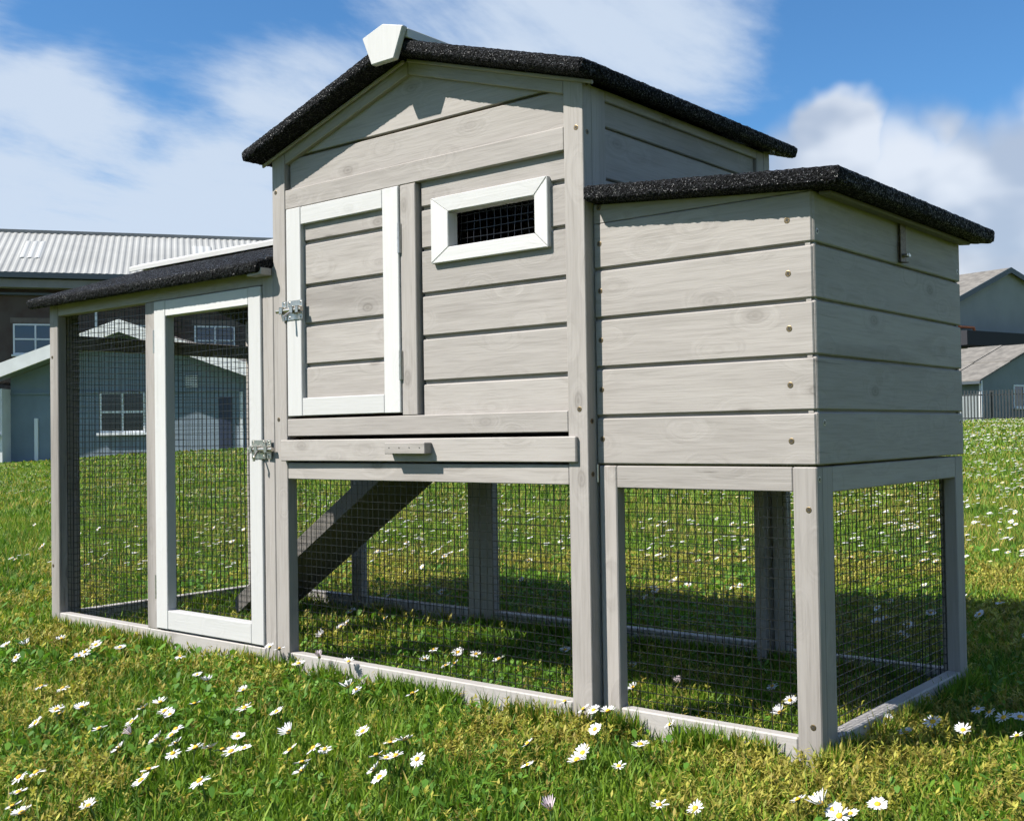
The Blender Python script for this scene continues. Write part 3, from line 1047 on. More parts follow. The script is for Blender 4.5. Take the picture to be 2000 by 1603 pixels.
M['brick'] = brick_material()
M['render_blue'] = plain('pale_blue_grey_render', (0.16, 0.205, 0.25), 0.85, 0, 0.10, 0.9)
M['render_white'] = plain('white_render', (0.62, 0.63, 0.64), 0.8, 0, 0.08, 1.4)
M['upvc'] = plain('white_upvc', (0.66, 0.68, 0.70), 0.4)
M['pane'] = plain('dark_window_glass', (0.012, 0.030, 0.065), 0.06, 0.0, 0.0, 1.0, 0.0, 0.9)
M['pane_dark'] = plain('unlit_window_glass', (0.006, 0.007, 0.009), 0.08, 0.0, 0.0, 1.0, 0.0, 0.6)
M['sheet'] = plain('pale_grey_roof_sheet', (0.27, 0.272, 0.265), 0.75, 0.0, 0.10, 0.35)
M['rooflight'] = plain('translucent_rooflight_sheet', (0.37, 0.375, 0.37), 0.6, 0.0, 0.05, 0.5)
M['gutter'] = plain('dark_grey_gutter', (0.05, 0.065, 0.08), 0.5)
M['soffit'] = plain('grey_soffit', (0.20, 0.20, 0.20), 0.8, 0.0, 0.1, 1.0)
M['asbestos'] = plain('weathered_fibre_cement_sheet', (0.135, 0.125, 0.112), 0.9, 0.0, 0.28, 2.2)
M['greensheet'] = plain('grey_green_cladding', (0.17, 0.195, 0.205), 0.75, 0.0, 0.10, 0.6)
M['lintel'] = plain('concrete_lintel', (0.14, 0.115, 0.10), 0.9, 0.0, 0.15, 3.0)
M['navy'] = plain('navy_painted_door', (0.018, 0.028, 0.060), 0.5)
M['darkroof'] = plain('black_bitumen_roof', (0.012, 0.013, 0.018), 0.8)
M['orange'] = plain('orange_painted_pipe', (0.55, 0.14, 0.04), 0.5)
M['steel'] = plain('galvanised_palisade', (0.034, 0.040, 0.043), 0.7, 0.0, 0.2, 3.0)


class Frame:
    """a building's own axes: u along the front, v back into the building, z up"""
    def __init__(self, name, origin, direction, label, cat, back=None):
        d = Vector((direction[0], direction[1], 0)).normalized()
        n = Vector((-d.y, d.x, 0)) if back is None else Vector((back[0], back[1], 0)).normalized()
        self.root = empty(name, origin, label, cat)
        self.root.matrix_world = Matrix(((d.x, n.x, 0, origin[0]), (d.y, n.y, 0, origin[1]), (0, 0, 1, origin[2]), (0, 0, 0, 1)))
        self.left = d.x * n.y - d.y * n.x < 0

    def mesh(self, name, bm, mat, parent=None):
        bmesh.ops.recalc_face_normals(bm, faces=bm.faces)
        me = bpy.data.meshes.new(name)
        bm.to_mesh(me)
        bm.free()
        me.materials.append(mat)
        o = bpy.data.objects.new(name, me)
        link(o, parent or self.root)
        return o

    def box(self, name, u0, u1, v0, v1, z0, z1, mat, parent=None):
        bm = bmesh.new()
        bm_box(bm, u0, u1, v0, v1, z0, z1)
        return self.mesh(name, bm, mat, parent)

    def poly(self, name, pts, v0, v1, mat, parent=None):
        bm = bmesh.new()
        f = bm.faces.new([bm.verts.new((u, v0, z)) for u, z in pts])
        r = bmesh.ops.extrude_face_region(bm, geom=[f])
        bmesh.ops.translate(bm, verts=[g for g in r['geom'] if isinstance(g, bmesh.types.BMVert)], vec=(0, v1 - v0, 0))
        return self.mesh(name, bm, mat, parent)

    def slope(self, name, u0, u1, v0, z0, v1, z1, mat, pitch=0.30, amp=0.035, parent=None, th=0.04):
        """corrugated sheet from eave (v0,z0) to ridge (v1,z1)"""
        n = max(2, int((u1 - u0) / pitch * 4))
        bm = bmesh.new()
        top = []
        nrm = Vector((0, -(z1 - z0), v1 - v0)).normalized()
        if nrm.z < 0:
            nrm = -nrm
        for k in range(n + 1):
            u = u0 + (u1 - u0) * k / n
            h = amp * (0, 1, 1, 0)[k % 4]
            row = []
            for (v, z) in ((v0, z0), (v1, z1)):
                c = Vector((u, v, z)) + nrm * h
                row.append((bm.verts.new(c + nrm * th), bm.verts.new(c)))
            top.append(row)
        for k in range(n):
            a, b = top[k], top[k + 1]
            bm.faces.new((a[0][0], b[0][0], b[1][0], a[1][0]))
            bm.faces.new((a[0][1], a[1][1], b[1][1], b[0][1]))
            bm.faces.new((a[0][0], a[0][1], b[0][1], b[0][0]))
            bm.faces.new((a[1][0], b[1][0], b[1][1], a[1][1]))
        return self.mesh(name, bm, mat, parent)

    def window(self, u0, u1, z0, z1, v, cols, rows, glass, frame=0.07, sill=True, proud=0.05):
        """a frame with mullions; each pane and the sill are its sub-parts"""
        bm = bmesh.new()
        bm_box(bm, u0, u1, v - proud, v + 0.05, z0, z0 + frame)
        bm_box(bm, u0, u1, v - proud, v + 0.05, z1 - frame, z1)
        for k in range(cols + 1):
            u = u0 + (u1 - u0 - frame) * k / cols
            bm_box(bm, u, u + frame, v - proud + 0.004, v + 0.05, z0 + frame, z1 - frame)
        for k in range(1, rows):
            z = z0 + (z1 - z0 - frame) * k / rows
            bm_box(bm, u0 + frame, u1 - frame, v - proud + 0.008, v + 0.05, z, z + frame)
        o = self.mesh('window', bm, M['upvc'])
        for i in range(cols):
            for j in range(rows):
                a0 = u0 + (u1 - u0 - frame) * i / cols + frame
                a1 = u0 + (u1 - u0 - frame) * (i + 1) / cols
                b0 = z0 + (z1 - z0 - frame) * j / rows + frame
                b1 = z0 + (z1 - z0 - frame) * (j + 1) / rows
                self.box('pane', a0, a1, v - 0.01, v + 0.04, b0, b1, glass, o)
        if sill:
            self.box('sill', u0 - 0.06, u1 + 0.06, v - proud - 0.10, v + 0.02, z0 - 0.09, z0 - 0.004, M['upvc'], o)
        return o


# ---- long brick block with the pale sheet roof
bd = Vector((0.56, 0.83, 0)).normalized()
o0 = Vector((-48.43, 22.9, -0.6)) - bd * 16.0
bk = Frame('brick_building', o0, bd, 'long dark brick building with pale ribbed sheet roof behind the run', 'building', back=(-bd.y, bd.x))
U = 16.0
bk.box('wall', 0, 46, 0, 10.5, 0, 8.15, M['brick'])
bk.slope('roof', -0.6, 46.6, -0.75, 8.42, 5.25, 11.22, M['sheet'], 0.30, 0.03)
bk.slope('roof', -0.6, 46.6, 11.25, 8.42, 5.25, 11.22, M['sheet'], 0.30, 0.03)
bk.box('ridge', -0.6, 46.6, 5.05, 5.45, 11.20, 11.36, M['soffit'])
bk.box('gutter', -0.6, 46.6, -0.98, -0.72, 8.20, 8.44, M['gutter'])
bk.box('soffit', -0.6, 46.6, -0.72, -0.004, 7.80, 8.16, M['soffit'])
bk.box('cable_tray', -0.6, 46.6, -0.24, -0.004, 7.52, 7.62, M['gutter'])
for u in (U - 4.3, U - 1.75, U + 0.65, U + 8.3, U + 11.0, U + 13.4):
    bk.slope('rooflight', u, u + 0.9, 1.2, 8.42 + (1.95 / 6.0) * 2.8 + 0.03, 3.7, 8.42 + (4.45 / 6.0) * 2.8 + 0.03, M['rooflight'], 0.30, 0.03)
for u0 in (U - 4.6, U + 0.52, U + 4.62, U + 8.3, U + 12.2):
    bk.window(u0, u0 + 1.85, 4.88, 6.25, 0.0, 2, 2, M['pane'])
    bk.box('lintel', u0 - 0.12, u0 + 1.97, -0.03, -0.002, 6.28, 6.52, M['lintel'])
    bk.window(u0, u0 + 1.85, 1.5, 2.9, 0.0, 2, 2, M['pane'])
bk.box('downpipe', U + 3.96, U + 4.06, -0.16, -0.04, 0.2, 7.5, M['upvc'])

# ---- single-storey hut with white barge boards
ga = Vector((-35.06, 16.68, -0.6))
ht = Frame('hut', ga, (RH[0], RH[1]), 'low pale blue hut with white barge boards seen through the run mesh', 'hut', back=(FH[0], FH[1]))
WL = 7.62
mu = WL / 2
HS = 0.354


def hut_top(u):
    return 3.51 + HS * (mu - abs(u - mu))


ht.poly('gable_wall', [(0, 0), (WL, 0), (WL, hut_top(WL) - 0.44), (mu, hut_top(mu) - 0.44), (0, hut_top(0) - 0.44)], 0.0, 0.3, M['render_blue'])
ht.box('side_wall', 0.0, 0.28, 0.304, 11.0, 0, 3.0, M['render_blue'])
ht.box('wing_wall', -7.0, -0.004, -0.62, 4.0, 0, 2.70, M['render_white'])
ht.box('side_wall', WL - 0.28, WL, 0.304, 11.0, 0, 3.0, M['render_white'])
ht.poly('back_wall', [(0, 0), (WL, 0), (WL, hut_top(WL) - 0.44), (mu, hut_top(mu) - 0.44), (0, hut_top(0) - 0.44)], 11.004, 11.3, M['render_blue'])
for ua in (-0.5, WL + 0.5):
    za, zb3 = hut_top(ua), hut_top(mu)
    ht.poly('roof', [(ua, za - 0.16), (mu, zb3 - 0.16), (mu, zb3 - 0.04), (ua, za - 0.04)], -0.72, 11.8, M['asbestos'])
    ht.poly('barge_board', [(ua, za - 0.45), (mu, zb3 - 0.40), (mu, zb3), (ua, za)], -0.80, -0.724, M['render_white'])
    ht.poly('soffit', [(ua, za - 0.43), (mu, zb3 - 0.42), (mu, zb3 - 0.40), (ua, za - 0.41)], -0.72, -0.004, M['render_blue'])
ht.box('gutter', -0.62, -0.46, -0.75, 11.5, 2.72, 2.88, M['gutter'])
ht.box('band', 0.05, WL - 0.05, -0.05, -0.002, 2.52, 2.60, M['render_blue'])
ht.box('conduit', 0.78, 0.90, -0.05, -0.002, 0.25, 1.75, M['upvc'])
ht.window(2.90, 4.40, 1.24, 2.58, 0.0, 2, 2, M['pane_dark'], 0.07)
bm = bmesh.new()
for k in range(6):
    bm_box(bm, 5.71, 6.12, -0.06, -0.004, 2.68 + k * 0.07, 2.715 + k * 0.07)
vent = ht.mesh('vent', bm, M['upvc'])
ht.box('door', 6.80, 7.22, -0.03, -0.002, 0.3, 2.35, M['navy'])
ht.box('downpipe', 7.5, 7.58, -0.14, -0.04, 0.2, 2.5, M['upvc'])
# the sunny side: window, sill
sd = ht.window(-1.9, -0.10, 1.24, 2.50, -0.62, 3, 2, M['pane'], 0.07)
ht.box('wing_roof', -7.3, -0.55, -0.95, 4.3, 2.90, 3.02, M['asbestos'])

# ---- sheds on the right
sg = Vector((0.20, 0.98, 0)).normalized()
s0 = Vector((-18.04, 60.92, 0.2))
sh = Frame('store_shed', s0, (0.26, 0.966), 'low shed with weathered fibre cement roof right of the nest box', 'shed', back=(-0.966, 0.26))
sh.poly('gable_wall', [(0, 0), (11, 0), (11, 2.65), (5.5, 4.55), (0, 2.65)], 0.0, 0.3, M['greensheet'])
sh.box('side_wall', 0.0, 0.25, 0.304, 16, 0, 2.65, M['greensheet'])
sh.box('side_wall', 10.75, 11.0, 0.304, 16, 0, 2.65, M['greensheet'])
for j in range(7):
    v0 = -0.25 + j * 2.2
    for (ua, za, ub, zb2) in ((-0.35, 2.58, 2.7, 3.68), (2.55, 3.66, 5.5, 4.72), (11.35, 2.58, 5.5, 4.72)):
        dz = 0.035 * (j % 2)
        sh.poly('roof_sheet', [(ua, za + dz), (ub, zb2 + dz), (ub, zb2 + 0.09 + dz), (ua, za + 0.09 + dz)], v0, v0 + 2.17, M['asbestos'])
sh.box('downpipe', -0.12, 0.02, -0.16, -0.03, 0.2, 2.75, M['upvc'])
sh.window(3.2, 5.2, 1.2, 2.45, 0.0, 2, 1, M['pane'], 0.08)
sh.box('gutter', -0.48, -0.34, -0.3, 15, 2.45, 2.6, M['gutter'])

wd = Frame('workshop', (-22.6, 73.2, 0.3), (0.28, 0.96), 'tall grey gabled workshop rising behind the low shed', 'workshop', back=(-0.96, 0.28))
M['workshop'] = plain('pale_grey_cladding', (0.235, 0.245, 0.245), 0.8, 0.0, 0.08, 0.4)
wd.poly('gable_wall', [(-2.5, 0), (12, 0), (12, 8.35), (4.75, 10.45), (-2.5, 7.6)], 0.0, 0.3, M['workshop'])
wd.box('side_wall', -2.5, -2.2, 0.304, 20, 0, 7.6, M['greensheet'])
wd.poly('roof', [(-3.1, 7.42), (4.75, 10.5), (4.75, 10.62), (-3.1, 7.54)], -0.3, 20, M['asbestos'])
wd.poly('roof', [(12.6, 8.2), (4.75, 10.5), (4.75, 10.62), (12.6, 8.32)], -0.3, 20, M['asbestos'])
wd.poly('barge_board', [(-3.1, 7.20), (4.75, 10.28), (4.75, 10.64), (-3.1, 7.56)], -0.36, -0.304, M['gutter'])
wd.poly('barge_board', [(12.6, 8.0), (4.75, 10.28), (4.75, 10.64), (12.6, 8.34)], -0.36, -0.304, M['gutter'])
wd.box('lean_to_roof', -2.5, 12.0, -1.8, -0.004, 5.15, 6.05, M['darkroof'])
bm = bmesh.new()
bm_tube(bm, (-1.0, -0.25, 6.45), (0.55, -0.25, 6.45), 0.09, 8)
bm_tube(bm, (0.55, -0.25, 6.45), (0.62, -0.25, 6.2), 0.09, 8)
wd.mesh('vent_pipe', bm, M['orange'])

# ---- palisade fence in front of the shed
fc = Frame('palisade_fence', (-20.6, 58.6, 0.25), (0.93, 0.36), 'grey steel palisade fence standing in front of the low shed', 'fence', back=(-0.36, 0.93))
fc.box('rail', 0, 12, 0.0, 0.05, 0.55, 0.61, M['steel'])
fc.box('rail', 0, 12, 0.0, 0.05, 1.75, 1.81, M['steel'])
for k in range(5):
    fc.box('post', k * 2.75 + 0.9, k * 2.75 + 1.0, 0.055, 0.14, 0, 2.0, M['steel'])
bm = bmesh.new()
for k in range(78):
    u = 0.06 + k * 0.153
    bm_box(bm, u, u + 0.068, -0.03, -0.004, 0.08, 2.02)
pales = fc.mesh('pales', bm, M['steel'])
tag(pales, kind='stuff')

# ================================================================== lawn plants
def leaf_material(name, rough=0.6, trans=0.35):
    m = bpy.data.materials.new(name)
    m.use_nodes = True
    m.node_tree.nodes.clear()
    nb = NB(m.node_tree)
    out = nb.n('ShaderNodeOutputMaterial')
    a = nb.n('ShaderNodeAttribute')
    a.attribute_name = 'tone'
    p = nb.n('ShaderNodeBsdfPrincipled')
    nb.link(a.outputs['Color'], p.inputs['Base Color'])
    p.inputs['Roughness'].default_value = rough
    p.inputs['Specular IOR Level'].default_value = 0.3
    tr = nb.n('ShaderNodeBsdfTranslucent')
    nb.link(nb.mix(0.5, a.outputs['Color'], nb.vmath('MULTIPLY', a.outputs['Color'], (1.2, 1.3, 0.5))), tr.inputs['Color'])
    mx = nb.n('ShaderNodeMixShader')
    mx.inputs[0].default_value = trans
    nb.link(p.outputs[0], mx.inputs[1])
    nb.link(tr.outputs[0], mx.inputs[2])
    nb.link(mx.outputs[0], out.inputs['Surface'])
    return m


M['leaf'] = leaf_material('grass_blade')


def mesh_from_arrays(name, verts, faces_flat, loop_tot, tones, mat):
    me = bpy.data.meshes.new(name)
    nv, nl, nf = len(verts), len(faces_flat), len(loop_tot)
    me.vertices.add(nv)
    me.vertices.foreach_set('co', np.ascontiguousarray(verts, np.float32).ravel())
    me.loops.add(nl)
    me.loops.foreach_set('vertex_index', np.ascontiguousarray(faces_flat, np.int32))
    me.polygons.add(nf)
    ls = np.zeros(nf, np.int32)
    ls[1:] = np.cumsum(loop_tot)[:-1]
    me.polygons.foreach_set('loop_start', ls)
    me.update(calc_edges=True)
    at = me.attributes.new('tone', 'FLOAT_COLOR', 'POINT')
    at.data.foreach_set('color', np.ascontiguousarray(np.concatenate([tones, np.ones((nv, 1))], 1), np.float32).ravel())
    me.materials.append(mat)
    return me


HALF = 0.455 * 1.28


def sample_ground(d0, d1, density, margin=0.25):
    """random points on the lawn between two distances in front of the camera"""
    wmax = d1 * HALF + margin
    n = int(density * (d1 - d0) * 2 * wmax)
    d = RNG.uniform(d0, d1, n)
    s = RNG.uniform(-wmax, wmax, n)
    k = np.abs(s) < d * HALF + margin
    d, s = d[k], s[k]
    x = CAM_POS.x + d * FH[0] + s * RH[0]
    y = CAM_POS.y + d * FH[1] + s * RH[1]
    return x, y, d


RAILS = [(XL - 0.002, 0.003, -0.003, 0.023), (XR, XL, -0.003, 0.023), (0.0, 0.32, 0.017, 0.041), (0.294, 0.32, 0.02, 0.55),
         (XR, XR + 0.022, 0.0, YRB), (XR, XL, YRB - 0.022, YRB + 0.003), (XL, 0.0, YB - 0.023, YB + 0.003), (0.0, 0.32, 0.526, 0.55)]


def off_rails(x, y, m=0.002):
    k = np.ones(len(x), bool)
    for a, b, c, d in RAILS:
        k &= ~((x > a - m) & (x < b + m) & (y > c - m) & (y < d + m))
    return k


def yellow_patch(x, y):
    """0..1: how mossy and dry the turf is here; cut under the coop, deepening its shade"""
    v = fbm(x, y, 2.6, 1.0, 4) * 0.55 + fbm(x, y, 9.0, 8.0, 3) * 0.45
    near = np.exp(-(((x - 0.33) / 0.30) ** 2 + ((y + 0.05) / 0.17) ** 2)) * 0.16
    return np.clip((v + near - 0.455) / 0.18, 0, 1) * np.where((x > XR) & (x < NX) & (y > 0.0) & (y < 0.8), 0.35, 1.0)  # less yellow around the coop: greener turf, and shade deepened by colour


def grass_tone(x, y, n):
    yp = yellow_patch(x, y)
    deep = np.array([0.055, 0.135, 0.012])
    mid = np.array([0.130, 0.235, 0.018])
    lime = np.array([0.215, 0.315, 0.026])
    straw = np.array([0.420, 0.325, 0.080])
    a = RNG.random(n)
    g = fbm(x, y, 5.0, 21.0, 3)
    t = np.clip(a * 0.9 + (g - 0.5) * 0.9, 0, 1)[:, None]
    c = np.where(t < 0.5, deep + (mid - deep) * t * 2, mid + (lime - mid) * (t * 2 - 1))
    isy = (RNG.random(n) < yp * 0.50 + 0.06)[:, None]
    k = (0.45 + 0.55 * RNG.random(n))[:, None]
    c = np.where(isy, c * (1 - k) + straw * k, c)
    return c * (0.72 + 0.40 * RNG.random((n, 1)))


def blades(x, y, L, w, lean, tri=False):
    n = len(x)
    z = zg(x, y)
    az = RNG.uniform(0, 2 * np.pi, n)
    fa = RNG.uniform(0, 2 * np.pi, n)
    dx, dy = np.cos(az), np.sin(az)
    wx, wy = np.cos(fa) * w / 2, np.sin(fa) * w / 2
    tip = np.stack([x + dx * lean * L, y + dy * lean * L, z + L * np.sqrt(np.clip(1 - lean ** 2, 0.05, 1))], 1)
    base = np.stack([x, y, z - 0.004], 1)
    W3 = np.stack([wx, wy, np.zeros(n)], 1)
    tone = grass_tone(x, y, n)
    if tri:
        v = np.stack([base - W3, base + W3, tip], 1).reshape(-1, 3)
        f = np.arange(3 * n, dtype=np.int32)
        return v, f, np.full(n, 3, np.int32), np.repeat(tone, 3, 0)
    mid = base + (tip - base) * 0.55
    mid[:, 0] -= dx * lean * L * 0.18
    mid[:, 1] -= dy * lean * L * 0.18
    mid[:, 2] += L * 0.10 * lean
    v = np.stack([base - W3 * 0.8, base + W3 * 0.8, mid - W3, mid + W3, tip], 1).reshape(-1, 3)
    o = np.arange(n, dtype=np.int32)[:, None] * 5
    f = np.concatenate([o + np.array([[0, 1, 3, 2]]), o + np.array([[2, 3, 4]])], 1).astype(np.int32).ravel()
    lt = np.tile(np.array([4, 3], np.int32), n)
    return v, f, lt, np.repeat(tone, 5, 0)


def join_parts(name, parts, mat):
    vs, fs, ls, ts = [], [], [], []
    off = 0
    for v, f, l, t in parts:
        vs.append(v)
        fs.append(f + off)
        ls.append(l)
        ts.append(t)
        off += len(v)
    me = mesh_from_arrays(name, np.concatenate(vs), np.concatenate(fs), np.concatenate(ls), np.concatenate(ts), mat)
    o = bpy.data.objects.new(name, me)
    return link(o)


parts = []
for d0, d1, dens, w0, L0, L1, tri in ((0.95, 2.0, 62000, 0.0021, 0.011, 0.031, False), (2.0, 3.3, 26000, 0.0029, 0.014, 0.034, False),
                                      (3.3, 6.0, 6000, 0.0055, 0.022, 0.045, True), (6.0, 12.0, 1300, 0.012, 0.026, 0.05, True),
                                      (12.0, 26.0, 230, 0.030, 0.035, 0.06, True), (26.0, 60.0, 26, 0.10, 0.04, 0.08, True)):
    x, y, d = sample_ground(d0, d1, dens)
    k = off_rails(x, y)
    x, y = x[k], y[k]
    n = len(x)
    hgt = 0.75 + 0.5 * fbm(x, y, 6.0, 33.0, 3)
    L = RNG.uniform(L0, L1, n) * hgt
    tall = RNG.random(n) < 0.02
    L[tall] *= 1.5
    lean = np.clip(RNG.normal(0.62, 0.25, n), 0.05, 0.96)
    w = w0 * RNG.uniform(0.6, 1.4, n)
    parts.append(blades(x, y, L, w, lean, tri))
# longer tufts pushed up against the bottom rails
for (ax0, ay0, ax1, ay1, cnt) in ((XR, -0.012, XL, -0.012, 2600), (XL, -0.012, 0.0, -0.012, 2600), (0.0, 0.006, 0.325, 0.006, 1900), (0.331, 0.0, 0.331, 0.55, 2200),
                                  (XL, YB - 0.036, 0.0, YB - 0.036, 1500), (XR, YRB - 0.036, XL, YRB - 0.036, 1500), (0.0, 0.515, 0.30, 0.515, 900), (XR + 0.034, 0.03, XR + 0.034, 0.5, 900)):
    f = RNG.random(cnt)
    nx_, ny_ = -(ay1 - ay0), (ax1 - ax0)
    ln = math.hypot(nx_, ny_)
    j = RNG.normal(0, 0.006, cnt)
    x = ax0 + (ax1 - ax0) * f + nx_ / ln * j
    y = ay0 + (ay1 - ay0) * f + ny_ / ln * j
    k = off_rails(x, y, 0.0005) & (fbm(x, y, 14.0, 91.0, 2) > 0.42)
    x, y = x[k], y[k]
    n = len(x)
    parts.append(blades(x, y, RNG.uniform(0.018, 0.046, n), 0.0021 * RNG.uniform(0.7, 1.4, n), np.clip(RNG.normal(0.35, 0.2, n), 0.0, 0.8)))
grass = join_parts('grass', parts, M['leaf'])
tag(grass, 'short mown grass with dry yellow patches covering the lawn', 'grass', kind='stuff')


def star_sprigs(x, y, n_leaf, H, leaf, tone):
    """small upright shoots with a whorl of short pointed leaves"""
    n = len(x)
    z = zg(x, y)
    parts_v, parts_t = [], []
    tx = x + RNG.normal(0, 0.3, n) * H
    ty = y + RNG.normal(0, 0.3, n) * H
    top = np.stack([tx, ty, z + H], 1)
    base = np.stack([x, y, z - 0.003], 1)
    a0 = RNG.uniform(0, 6.28, n)
    sw = np.stack([np.cos(a0), np.sin(a0), np.zeros(n)], 1) * 0.0007
    parts_v.append(np.stack([base - sw, base + sw, top], 1))
    for k in range(n_leaf):
        fr = RNG.uniform(0.45, 1.0, n)[:, None]
        c = base + (top - base) * fr
        a = RNG.uniform(0, 6.28, n)
        el = RNG.uniform(-0.1, 1.1, n)
        dr = np.stack([np.cos(a) * np.cos(el), np.sin(a) * np.cos(el), np.sin(el)], 1)
        sd_ = np.stack([-np.sin(a), np.cos(a), np.zeros(n)], 1)
        l = (leaf * RNG.uniform(0.6, 1.3, n))[:, None]
        parts_v.append(np.stack([c, c + dr * l * 0.5 + sd_ * l * 0.17, c + dr * l], 1))
        parts_v.append(np.stack([c, c + dr * l, c + dr * l * 0.5 - sd_ * l * 0.17], 1))
    m = len(parts_v)
    v = np.stack(parts_v, 1).reshape(-1, 3)
    f = np.arange(len(v), dtype=np.int32)
    t = np.repeat(tone, m * 3, 0)
    return v, f, np.full(len(v) // 3, 3, np.int32), t


sp = []
for d0, d1, dens, lf in ((0.95, 2.0, 17000, 0.0085), (2.0, 3.6, 5000, 0.012)):
    x, y, d = sample_ground(d0, d1, dens)
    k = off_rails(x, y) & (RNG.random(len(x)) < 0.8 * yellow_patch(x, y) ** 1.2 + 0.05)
    x, y = x[k], y[k]
    n = len(x)
    c = np.array([0.380, 0.300, 0.062]) * (1 - RNG.random((n, 1)) * 0.65) + np.array([0.10, 0.18, 0.016]) * RNG.random((n, 1)) * 0.8
    sp.append(star_sprigs(x, y, 9, RNG.uniform(0.010, 0.034, n), lf, c))
moss = join_parts('moss', sp, M['leaf'])
tag(moss, 'yellowish moss shoots growing in dry patches of the lawn', 'moss', kind='stuff')

# low broad leaves between the blades
bl = []
for d0, d1, dens, lf in ((0.95, 2.0, 9000, 0.011), (2.0, 3.6, 3000, 0.016)):
    x, y, d = sample_ground(d0, d1, dens)
    k = off_rails(x, y) & (RNG.random(len(x)) < np.clip((fbm(x, y, 4.0, 51.0, 3) - 0.42) / 0.18, 0.05, 1))
    x, y = x[k], y[k]
    n = len(x)
    z = zg(x, y) + RNG.uniform(0.004, 0.022, n)
    a = RNG.uniform(0, 6.28, n)
    el = RNG.uniform(0.0, 0.9, n)
    dr = np.stack([np.cos(a) * np.cos(el), np.sin(a) * np.cos(el), np.sin(el)], 1)
    s_ = np.stack([-np.sin(a), np.cos(a), np.zeros(n)], 1)
    l = (lf * RNG.uniform(0.6, 1.5, n))[:, None]
    c = np.stack([x, y, z], 1)
    v = np.stack([c, c + dr * l * 0.35 + s_ * l * 0.2, c + dr * l * 0.75 + s_ * l * 0.26, c + dr * l, c + dr * l * 0.75 - s_ * l * 0.26, c + dr * l * 0.35 - s_ * l * 0.2], 1).reshape(-1, 3)
    tone = np.array([0.055, 0.150, 0.016]) + RNG.random((n, 1)) * np.array([0.07, 0.110, 0.008])
    bl.append((v, np.arange(6 * n, dtype=np.int32), np.full(n, 6, np.int32), np.repeat(tone, 6, 0)))
leaves = join_parts('ground_leaves', bl, M['leaf'])
tag(leaves, 'small round green daisy leaves low between the grass blades', 'leaves', kind='stuff')

# ------------------------------------------------------------------ daisies
M['petal'] = plain('white_petal', (0.53, 0.53, 0.545), 0.6)
M['petal_pink'] = plain('pinkish_white_petal', (0.48, 0.40, 0.43), 0.6)
M['disc'] = plain('yellow_flower_disc', (0.60, 0.34, 0.010), 0.7, 0.0, 0.25, 900.0)
M['stem'] = plain('green_flower_stem', (0.085, 0.14, 0.025), 0.6)


def petal_mesh(idx, tiltup, count, rag, mat):
    bm = bmesh.new()
    rng = random.Random(idx)
    for k in range(count):
        a = 2 * math.pi * (k + rng.uniform(-0.3, 0.3)) / count
        up = tiltup + rng.uniform(-rag, rag)
        L = 0.0116 * rng.uniform(0.80, 1.08)
        wd_ = 0.0017 * rng.uniform(0.8, 1.2)
        ca, sa = math.cos(a), math.sin(a)

        def P(r, s, h):
            return bm.verts.new((ca * r - sa * s, sa * r + ca * s, h))
        r0, r1, r2, r3 = 0.0020, 0.0055, 0.0095, L
        u = math.tan(up)
        h = [0.0, r1 * u * 0.8, r2 * u, r3 * u * 1.05]
        tw = rng.uniform(-0.0005, 0.0005)
        v = [P(r0, -wd_ * 0.35, h[0]), P(r0, wd_ * 0.35, h[0]), P(r1, -wd_ * 0.55, h[1] + tw), P(r1, wd_ * 0.55, h[1] - tw),
             P(r2, -wd_ * 0.6, h[2] + tw), P(r2, wd_ * 0.6, h[2] - tw), P(r3, 0, h[3])]
        bm.faces.new((v[0], v[1], v[3], v[2]))
        bm.faces.new((v[2], v[3], v[5], v[4]))
        bm.faces.new((v[4], v[5], v[6]))
    me = bpy.data.meshes.new('petals')
    bm.normal_update()
    bm.to_mesh(me)
    bm.free()
    me.materials.append(mat)
    return me


def disc_mesh():
    bm = bmesh.new()
    n = 10
    prev = None
    prof = [(0.0034, -0.0004), (0.0036, 0.0007), (0.0027, 0.0019), (0.0013, 0.0026)]
    rings = [[bm.verts.new((r * math.cos(2 * math.pi * k / n), r * math.sin(2 * math.pi * k / n), h)) for k in range(n)] for r, h in prof]
    for i in range(3):
        for k in range(n):
            bm.faces.new((rings[i][k], rings[i][(k + 1) % n], rings[i + 1][(k + 1) % n], rings[i + 1][k]))
    bm.faces.new(rings[3])
    me = bpy.data.meshes.new('flower_centre')
    bm.normal_update()
    bm.to_mesh(me)
    bm.free()
    me.materials.append(M['disc'])
    for p in me.polygons:
        p.use_smooth = True
    return me


def stem_mesh(h, bx, by):
    bm = bmesh.new()
    pts = [Vector((0, 0, -0.004)), Vector((bx * 0.15, by * 0.15, h * 0.4)), Vector((bx * 0.5, by * 0.5, h * 0.75)), Vector((bx, by, h))]
    for a, b in zip(pts[:-1], pts[1:]):
        bm_tube(bm, a, b, 0.0008, 5, False)
    # green cup under the head
    bm_tube(bm, pts[-1] - Vector((0, 0, 0.0022)), pts[-1] - Vector((0, 0, 0.0003)), 0.0026, 7)
    me = bpy.data.meshes.new('stem')
    bm.normal_update()
    bm.to_mesh(me)
    bm.free()
    me.materials.append(M['stem'])
    return me


PET = [petal_mesh(1, 0.12, 22, 0.06, M['petal']), petal_mesh(2, 0.30, 20, 0.10, M['petal']), petal_mesh(3, -0.10, 21, 0.12, M['petal']),
       petal_mesh(4, 0.65, 19, 0.12, M['petal']), petal_mesh(5, 0.18, 13, 0.16, M['petal']), petal_mesh(6, 0.9, 18, 0.10, M['petal_pink'])]
DISC = disc_mesh()

